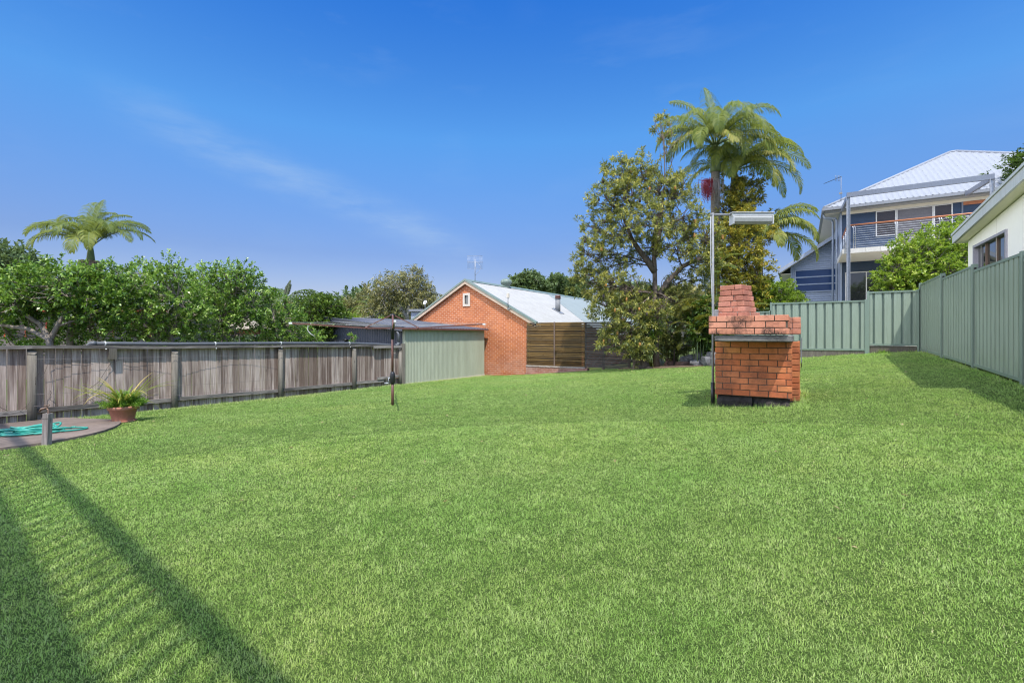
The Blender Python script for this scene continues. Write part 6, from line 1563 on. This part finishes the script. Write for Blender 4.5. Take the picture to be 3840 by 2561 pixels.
def date_palm():
    b = foot(1400, 31.5); root = thing('date_palm', 'stiff dark fronded palm at the left side of the eucalyptus', 'palm tree', b); tp = at(1395, 1150, 31.5); rng = np.random.default_rng(13)
    mb = MB(); mb.tube([b, tp], [.2, .18], 10); mb.build('trunk', M['bark'], root)
    for az, el, dr in ((0, 60, 30), (30, 65, 25), (150, 30, 40), (185, 10, 60), (200, -5, 50), (60, 70, 30), (120, 50, 40), (330, 20, 60), (240, 0, 60), (300, 10, 60)):
        add_frond(root, rng, tuple(tp), R(az) + YAW, R(el), 1.5, R(dr), nl=36, ll=.4, lw=.03, tint0=.3, hang=.1, rr=.03)
date_palm()

# garden-edge plants, rocks, stump
def lump(name, label, c, s, mat, seed, group=None, cat='rock', rough=.25, rot=0):
    rng = np.random.default_rng(seed)
    bm = bmesh.new(); bmesh.ops.create_icosphere(bm, subdivisions=4, radius=1)
    o = Vector(rng.uniform(0, 50, 3)); Rm = Matrix.Rotation(rot, 3, 'Z')
    for v in bm.verts:
        n = v.co.normalized(); k = 1 + rough * noise.noise(n * 1.3 + o) * 1.6 + rough * .45 * noise.noise(n * 3.5 + o) + rough * .2 * noise.noise(n * 9 + o)
        # flatten into facets
        q = n * k; q = Vector([max(-.8, min(.8, t)) for t in q])
        v.co = Rm @ Vector((q.x * s[0], q.y * s[1], q.z * s[2]))
    me = bpy.data.meshes.new(name); bm.to_mesh(me); bm.free(); me.materials.append(mat)
    for p in me.polygons: p.use_smooth = True
    a = me.attributes.new('tint', 'FLOAT', 'POINT'); a.data.foreach_set('value', [.5] * len(me.vertices))
    o = link(me, name, None, c); return tag(o, label, cat, group)
def rocks():
    gr = 'rocks edging the back garden bed'
    def at_g(px, py, dz=0):
        p = ong(px, py); return p + Vector((0, 0, dz))
    lst = [((2515, 1368), (.20, .16, .11), 'rock_red', 'low reddish sandstone rock lying right of the pale sawn log', .07),
           ((2560, 1366), (.24, .18, .10), 'rock_red', 'wide flat reddish sandstone rock at the lawn edge', .06),
           ((2520, 1350), (.22, .16, .09), 'rock_red', 'brown slab rock stacked on the reddish sandstone', .17),
           ((2575, 1345), (.20, .18, .13), 'rock_grey', 'mottled grey rock behind the flat sandstone', .18),
           ((2610, 1362), (.26, .2, .12), 'rock_grey', 'broad low grey rock touching the lawn below the palm frond', .09),
           ((2625, 1335), (.16, .15, .14), 'rock_grey', 'rounded dark grey rock at the top of the garden edge', .26),
           ((2650, 1355), (.16, .15, .17), 'rock_grey', 'upright dark boulder left of the barbecue', .12),
           ((2672, 1338), (.2, .18, .17), 'rock_grey', 'large rounded grey boulder beside the barbecue hood post', .25),
           ((2695, 1355), (.2, .18, .15), 'rock_grey', 'dark rock partly hidden behind the barbecue', .1),
           ((2590, 1325), (.15, .14, .09), 'rock_grey', 'small pale grey rock under the cane palm', .26)]
    for k, (px, s, m, lb, dz) in enumerate(lst):
        p = ong(px[0], 1372 if px[1] > 1340 else 1372); q = at(px[0], px[1], 1); Zp = -p.x * SN + p.y * CS + (.25 if dz > .15 else 0)
        c = at(px[0], px[1], Zp); zg = g(c.x, c.y); c.z = max(zg + s[2] * .55, min(c.z, zg + dz + .02)); lump('rock', lb, c, [t * 1.22 for t in s], M[m], 100 + k, gr, rot=YAW + k * .3)
    p = ong(2474, 1367); c = at(2473, 1340, -p.x * SN + p.y * CS + .1)
    root = thing('sawn_log', 'pale banded sawn log standing at the foot of the banksia', 'log', (c.x, c.y, g(c.x, c.y)))
    mb = MB(); r = Vector((CS, SN, 0)); n = 14; base = Vector((c.x, c.y, g(c.x, c.y) - .05))
    mb.tube([base, base + Vector((0, 0, .12)) , base + Vector((0, 0, .38)) - r * .03, base + Vector((0, 0, .52)) - r * .04, base + Vector((0, 0, .56)) - r * .04], [.15, .17, .16, .13, .08], 14); mb.build('log', M['rock_pale'], root)
    p = ong(2400, 1385); c = at(2400, 1330, -p.x * SN + p.y * CS + .35)
    root = thing('tree_stump', 'dark rough tree stump between the slat screen and the banksia', 'stump', (c.x, c.y, g(c.x, c.y)))
    base = Vector((c.x, c.y, g(c.x, c.y) - .1)); mb = MB(); rng = np.random.default_rng(6); n = 16; vs = []
    for i, (rr, z) in enumerate(((.30, 0), (.26, .2), (.23, .45), (.21, .75), (.19, .92))):
        for k in range(n): a = 2 * math.pi * k / n; q = rr * (1 + .16 * math.sin(3 * a + i) + .08 * rng.normal()); vs.append(base + Vector((q * math.cos(a), q * math.sin(a), z + (.06 * rng.normal() if i == 4 else 0))))
    mb.add(vs, [(i*n+k, i*n+(k+1) % n, (i+1)*n+(k+1) % n, (i+1)*n+k) for i in range(4) for k in range(n)] + [tuple(range(4*n, 5*n))], smooth=True); mb.build('stump', M['bark'], root)
    mb = MB(); mb.tube([base + Vector((.2, -.15, .1)), base + Vector((.42, -.25, .16)), base + Vector((.62, -.2, .08))], [.05, .04, .03], 8); mb.build('root', M['bark'], root)
rocks()
def tuft(name, label, c, n, L, seed, mat='strap_leaf', wid=.012, cat='plant', el=(.5, 1.4), t0=.5):
    rng = np.random.default_rng(seed); V, F, T = [], [], []
    c = np.array(c)
    for i in range(n):
        a = rng.uniform(0, 2 * np.pi); e = rng.uniform(*el); l = L * rng.uniform(.5, 1.1); dr = rng.uniform(.5, 2.); m = 5
        P = [c + np.array([math.cos(a), math.sin(a), 0]) * rng.uniform(0, .12)]
        for j in range(m): P.append(P[-1] + np.array([math.cos(a) * math.cos(e), math.sin(a) * math.cos(e), math.sin(e)]) * l / m); e -= dr / m
        sd = np.array([-math.sin(a), math.cos(a), 0]); k = len(V); tt = float(np.clip(rng.normal(t0, .2), 0, 1))
        for j, q in enumerate(P): w = wid * (1 - .85 * j / m); V += [q - sd * w, q + sd * w]; T += [tt, tt]
        F += [(k+2*j, k+2*j+1, k+2*j+3, k+2*j+2) for j in range(m)]
    o = np_mesh(name, np.array(V), np.array(F), np.array(T), M[mat], None, tuple(c)); return tag(o, label, cat)
def lawn_pt(px, py, back=0):
    p = ong(px, py); Z = -p.x * SN + p.y * CS + back; q = at(px, py, Z); return (q.x, q.y, g(q.x, q.y) + .02)
tuft('strappy_plant', 'clump of arching grassy leaves between the stump and the sawn log', lawn_pt(2436, 1378, .05), 150, .75, 91)
tuft('strappy_plant', 'small tuft of green strap leaves just right of the sawn log', lawn_pt(2500, 1372, .5), 70, .5, 92, t0=.35)
tuft('weed', 'tiny weeds growing under the short steel fence panel', (1.95, 16.72, g(1.95, 16.7)), 60, .16, 93, 'fern', .008, t0=.6)
tree('understorey_shrub', 'shady green understorey shrub filling the gap right of the banksia trunk', 'shrub', Vector((-3.75, 16.75, g(-3.75, 16.7))), [[(-3.75, 16.75, g(-3.75, 16.7)), (-3.75, 16.75, .8), (-3.7, 16.8, 1.1)]],
     [PB(2500, 1290, 16.6, 40, 45, 90), PB(2540, 1300, 16.6, 45, 40, 80), PB(2510, 1240, 16.8, 40, 40, 50)], M['banksia'], M['bark'], L=.14, W=.05, per=14, tl=.2, seed=94, r0=.03, tint0=.4)
tree('green_seedling', 'leafy green seedling at the base of the banksia trunk', 'shrub', Vector(lawn_pt(2425, 1380, .1)), [[lawn_pt(2425, 1380, .1), tuple(at(2425, 1330, 15.9)), tuple(at(2425, 1270, 15.9))]],
     [PB(2425, 1270, 15.8, 34, 35, 60), PB(2440, 1225, 15.8, 26, 26, 30)], M['citrus'], M['bark'], L=.10, W=.04, per=14, tl=.15, seed=95, r0=.02, tint0=.6)
tree('fence_seedling', 'feathery green seedling poking above the pipe in front of the slate garage', 'plant', Vector((fence_x(9.9) - .2, 9.95, -.45)), [[(fence_x(9.9) - .2, 9.95, -.45), (fence_x(9.9) - .2, 9.97, .6), (fence_x(9.9) - .18, 9.98, 1.2)]],
     [PB(1318, 1268, 15.1, 9, 16, 16)], M['fern'], M['bark'], L=.09, W=.02, per=14, tl=.08, seed=96, r0=.012, tint0=.7)

# background trees beyond the houses
def far_tree(label, px, ytop, Z, w, h, seed, mat='far_leaf', layers=5, t0=.5, group='distant trees beyond the houses', L=.42, nm='distant_tree', n=90, flat=False):
    rng = np.random.default_rng(seed); b = foot(px, Z); bl = []
    for k in range(layers):
        dx = rng.uniform(-.38, .38) * w; fy = rng.uniform(.16, .5); bl.append(PB(px + dx, ytop + h * fy, Z + rng.uniform(-2, 2), w * rng.uniform(.2, .34), h * rng.uniform(.10, .2), n))
    bl.append(PB(px, ytop + h * .16, Z, w * .33, h * .13, n))
    if flat: bl = [PB(px + rng.uniform(-.42, .42) * w, ytop + h * rng.uniform(.06, .42), Z + rng.uniform(-2, 2), w * rng.uniform(.14, .24), h * rng.uniform(.05, .09), int(n * .6)) for _ in range(layers * 2)]
    return tree(nm, label, 'tree', b, [[tuple(b), tuple(at(px, ytop + h * .75, Z)), tuple(at(px + rng.normal(0, w * .06), ytop + h * .4, Z))]], bl, M[mat], M['bark_pale'], L=L, W=L * .5, per=16, tl=.9, seed=seed, r0=.28, tint0=t0, tspread=.16, shell=.4, twig_frac=.15, twig_r=.04, group=group)
far_tree('flat topped distant tree rising over the ridge of the white roof', 1985, 1035, 62, 125, 130, 201, layers=7, flat=True)
far_tree('paler distant tree just left of the banksia crown', 2135, 1052, 60, 120, 130, 202, layers=6, flat=True)
far_tree('low distant tree between two taller crowns above the white roof', 2065, 1080, 66, 90, 100, 203)
far_tree('broad leafy tree at the far left edge above the lemon tree', 40, 955, 26, 190, 260, 204, 'far_leaf', 9, .45, None, .24, 'broad_tree', 120)
far_tree('distant tree seen under the banksia branches', 2380, 1075, 58, 170, 150, 205, layers=8)
far_tree('pale green distant tree between banksia trunk and lamp pole', 2560, 1080, 55, 170, 160, 206, 'gum', 9, .62)
far_tree('distant tree behind the king palms', 2760, 1100, 58, 200, 150, 207, layers=8)
far_tree('faint distant tree behind the gum at the left of the brick gable', 1620, 1120, 60, 120, 120, 208, 'gum')
far_tree('olive tree far behind the dome shaped tree', 1140, 1150, 48, 150, 120, 209, 'gum')
far_tree('distant tree low behind the red trimmed house', 420, 1050, 45, 300, 200, 210, layers=9)
far_tree('tree far behind the middle of the citrus row', 760, 1090, 45, 300, 180, 211, layers=9)
def forest():
    rng = np.random.default_rng(300); C, Dv = [], []
    for k in range(150):
        px = rng.uniform(-400, 4200); Z = rng.uniform(75, 110); c = np.array(at(px, rng.uniform(1165, 1235), Z)); r = np.array([4, 4, 2.6]) * rng.uniform(.7, 1.3); n = 46
        d = unit(rng.normal(0, 1, (n, 3))); C.append(c + d * r); Dv.append(unit(d + np.array([0, 0, .3])))
    V, F, t = leaf_quads(rng, np.concatenate(C), np.concatenate(Dv), 12, .8, .45, 1.4, .9, .15, 0, .4, .17)
    o = np_mesh('forest', V, F, t, M['far_leaf']); tag(o, 'low band of distant bushland on the horizon behind the houses', 'forest', kind='stuff')
forest()

# ------------------------------------------------------------------ light, sky, camera
SUN = Vector((.37, -.42, 1)).normalized()
el = math.asin(SUN.z); azr = math.atan2(SUN.x, SUN.y)
sl = bpy.data.lights.new('sun', 'SUN'); sl.energy = 5.0; sl.angle = R(.7); sl.color = (1.0, .955, .89)
so = bpy.data.objects.new('sun', sl); COL.objects.link(so); so.location = (10, -10, 30); so.rotation_euler = (-SUN).to_track_quat('-Z', 'Y').to_euler()
w = bpy.data.worlds.new('World'); scene.world = w; w.use_nodes = True
nt = w.node_tree; nt.nodes.clear()
sky = N(nt, 'ShaderNodeTexSky', sky_type='NISHITA', sun_disc=False, sun_elevation=el, sun_rotation=azr, air_density=1.25, dust_density=.35, ozone_density=3.0)
tc = nt.nodes.new('ShaderNodeTexCoord')
sep = N(nt, 'ShaderNodeSeparateXYZ', {0: tc.outputs['Generated']})
# deep blue overhead, softer towards the horizon
grad = ramp(nt, sep.outputs[2], [(0, (.86, .74, .96)), (.16, (.57, .645, .97)), (.38, (.34, .69, 1.0)), (.6, (.11, .47, 1.0)), (1, (.5, .9, 1.0))])
tintd = mix(nt, 1, sky.outputs[0], grad, 'MULTIPLY')
gain = ramp(nt, sep.outputs[2], [(0, (.30, .30, .30)), (.16, (.32, .32, .32)), (.38, (.5, .5, .5)), (.6, (.54, .54, .54)), (1, (.55, .55, .55))])
gv = N(nt, 'ShaderNodeVectorMath', {0: gain, 'Scale': 3.1}, operation='SCALE')
tintd = mix(nt, 1, tintd, gv.outputs[0], 'MULTIPLY')
# fill light added as a broad glow around the sun, behind the camera
dt = N(nt, 'ShaderNodeVectorMath', {0: tc.outputs['Generated'], 1: tuple(SUN)}, operation='DOT_PRODUCT')
gl = N(nt, 'ShaderNodeMapRange', {'Value': dt.outputs['Value'], 'From Min': .42, 'From Max': .95, 'To Min': 0.0, 'To Max': 1.0}, interpolation_type='SMOOTHSTEP')
glow = N(nt, 'ShaderNodeVectorMath', {0: (6.0, 5.9, 5.8), 'Scale': gl.outputs[0]}, operation='SCALE')
class _H: pass
hz = N(nt, 'ShaderNodeMapRange', {'Value': sep.outputs[1], 'From Min': .06, 'From Max': -.55, 'To Min': 0.0, 'To Max': 1.0}, interpolation_type='SMOOTHSTEP')
back_fill = N(nt, 'ShaderNodeVectorMath', {0: (1.2, 1.2, 1.25), 'Scale': hz.outputs[0]}, operation='SCALE')  # fill light added over the half of the sky behind the camera
glow = N(nt, 'ShaderNodeVectorMath', {0: glow.outputs[0], 1: back_fill.outputs[0]}, operation='ADD')
# a bank of added white fill light, low in the sky outside the view
cbv = Vector((-.78, -.55, .30)).normalized()
cd = N(nt, 'ShaderNodeVectorMath', {0: tc.outputs['Generated'], 1: tuple(cbv)}, operation='DOT_PRODUCT')
cg = N(nt, 'ShaderNodeMapRange', {'Value': cd.outputs['Value'], 'From Min': .745, 'From Max': .92, 'To Min': 0.0, 'To Max': 1.0}, interpolation_type='SMOOTHSTEP')
fill_bank = N(nt, 'ShaderNodeVectorMath', {0: (24.0, 23.4, 22.2), 'Scale': cg.outputs[0]}, operation='SCALE')
glow = N(nt, 'ShaderNodeVectorMath', {0: glow.outputs[0], 1: fill_bank.outputs[0]}, operation='ADD')
hs = N(nt, 'ShaderNodeVectorMath', {0: tintd, 1: glow.outputs[0]}, operation='ADD')
# thin cirrus streaks high up
mp = N(nt, 'ShaderNodeMapping', {'Vector': tc.outputs['Generated'], 'Rotation': (0, R(14), R(-20)), 'Scale': (1.6, 3.2, 9.0)})
n1 = noise_(nt, mp.outputs[0], 1.5, 7, .62); n2 = noise_(nt, tc.outputs['Generated'], 2.3, 3)
cl = N(nt, 'ShaderNodeMath', {0: ramp(nt, n1, [(.52, (0, 0, 0)), (.78, (1, 1, 1))]), 1: ramp(nt, n2, [(.45, (0, 0, 0)), (.68, (.42, .42, .42))])}, operation='MULTIPLY')
ra, rb = Vector(ray(900, 585)).normalized(), Vector(ray(1520, 850)).normalized()
npl = ra.cross(rb).normalized(); mid = (ra + rb).normalized()
wob = N(nt, 'ShaderNodeMath', {0: N(nt, 'ShaderNodeVectorMath', {0: tc.outputs['Generated'], 1: tuple(npl)}, operation='DOT_PRODUCT').outputs['Value'], 1: N(nt, 'ShaderNodeMath', {0: noise_(nt, tc.outputs['Generated'], 7, 4), 1: .05}, operation='MULTIPLY').outputs[0]}, operation='ADD')
dist = N(nt, 'ShaderNodeMath', {0: N(nt, 'ShaderNodeMath', {0: wob.outputs[0], 1: .025}, operation='SUBTRACT').outputs[0]}, operation='ABSOLUTE')
band = N(nt, 'ShaderNodeMapRange', {'Value': dist.outputs[0], 'From Min': 0.0, 'From Max': .06, 'To Min': 1.0, 'To Max': 0.0}, interpolation_type='SMOOTHSTEP')
along = N(nt, 'ShaderNodeMapRange', {'Value': N(nt, 'ShaderNodeVectorMath', {0: tc.outputs['Generated'], 1: tuple(mid)}, operation='DOT_PRODUCT').outputs['Value'], 'From Min': .925, 'From Max': .99, 'To Min': 0.0, 'To Max': .36}, interpolation_type='SMOOTHSTEP')
mp2 = N(nt, 'ShaderNodeMapping', {'Vector': tc.outputs['Generated'], 'Rotation': (0, R(25), 0), 'Scale': (3, 3, 14)})
stk = N(nt, 'ShaderNodeMath', {0: N(nt, 'ShaderNodeMath', {0: band.outputs[0], 1: along.outputs[0]}, operation='MULTIPLY').outputs[0], 1: ramp(nt, noise_(nt, mp2.outputs[0], 3.0, 6), [(.30, (.08, .08, .08)), (.7, (1, 1, 1))])}, operation='MULTIPLY')
cf = N(nt, 'ShaderNodeMath', {0: N(nt, 'ShaderNodeMath', {0: cl.outputs[0], 1: .45}, operation='MULTIPLY').outputs[0], 1: stk.outputs[0]}, operation='ADD', use_clamp=True)
skc = mix(nt, cf.outputs[0], hs.outputs[0], (3.6, 4.9, 6.6))
bg = N(nt, 'ShaderNodeBackground', {'Color': skc, 'Strength': .13})
wo = nt.nodes.new('ShaderNodeOutputWorld'); nt.links.new(bg.outputs[0], wo.inputs[0])

cam = bpy.data.cameras.new('camera'); co = bpy.data.objects.new('camera', cam); COL.objects.link(co); scene.camera = co
cam.sensor_width = 36; cam.lens = 36 * FPX / 3840; cam.shift_y = (HY - 1280.5) / 3840; cam.clip_end = 3000; cam.clip_start = .05
co.location = (0, 0, EYE); co.rotation_euler = (R(90), 0, YAW)
scene.view_settings.view_transform = 'Standard'; scene.view_settings.look = 'None'; scene.view_settings.exposure = 0
scene.cycles.max_bounces = 6; scene.cycles.diffuse_bounces = 3; scene.cycles.glossy_bounces = 3; scene.cycles.transmission_bounces = 3
scene.cycles.use_denoising = True; scene.cycles.denoiser = 'OPENIMAGEDENOISE'; scene.cycles.denoising_input_passes = 'RGB_ALBEDO_NORMAL'; scene.cycles.denoising_prefilter = 'ACCURATE'; scene.cycles.pixel_filter_type = 'BLACKMAN_HARRIS'; scene.cycles.filter_width = 1.15
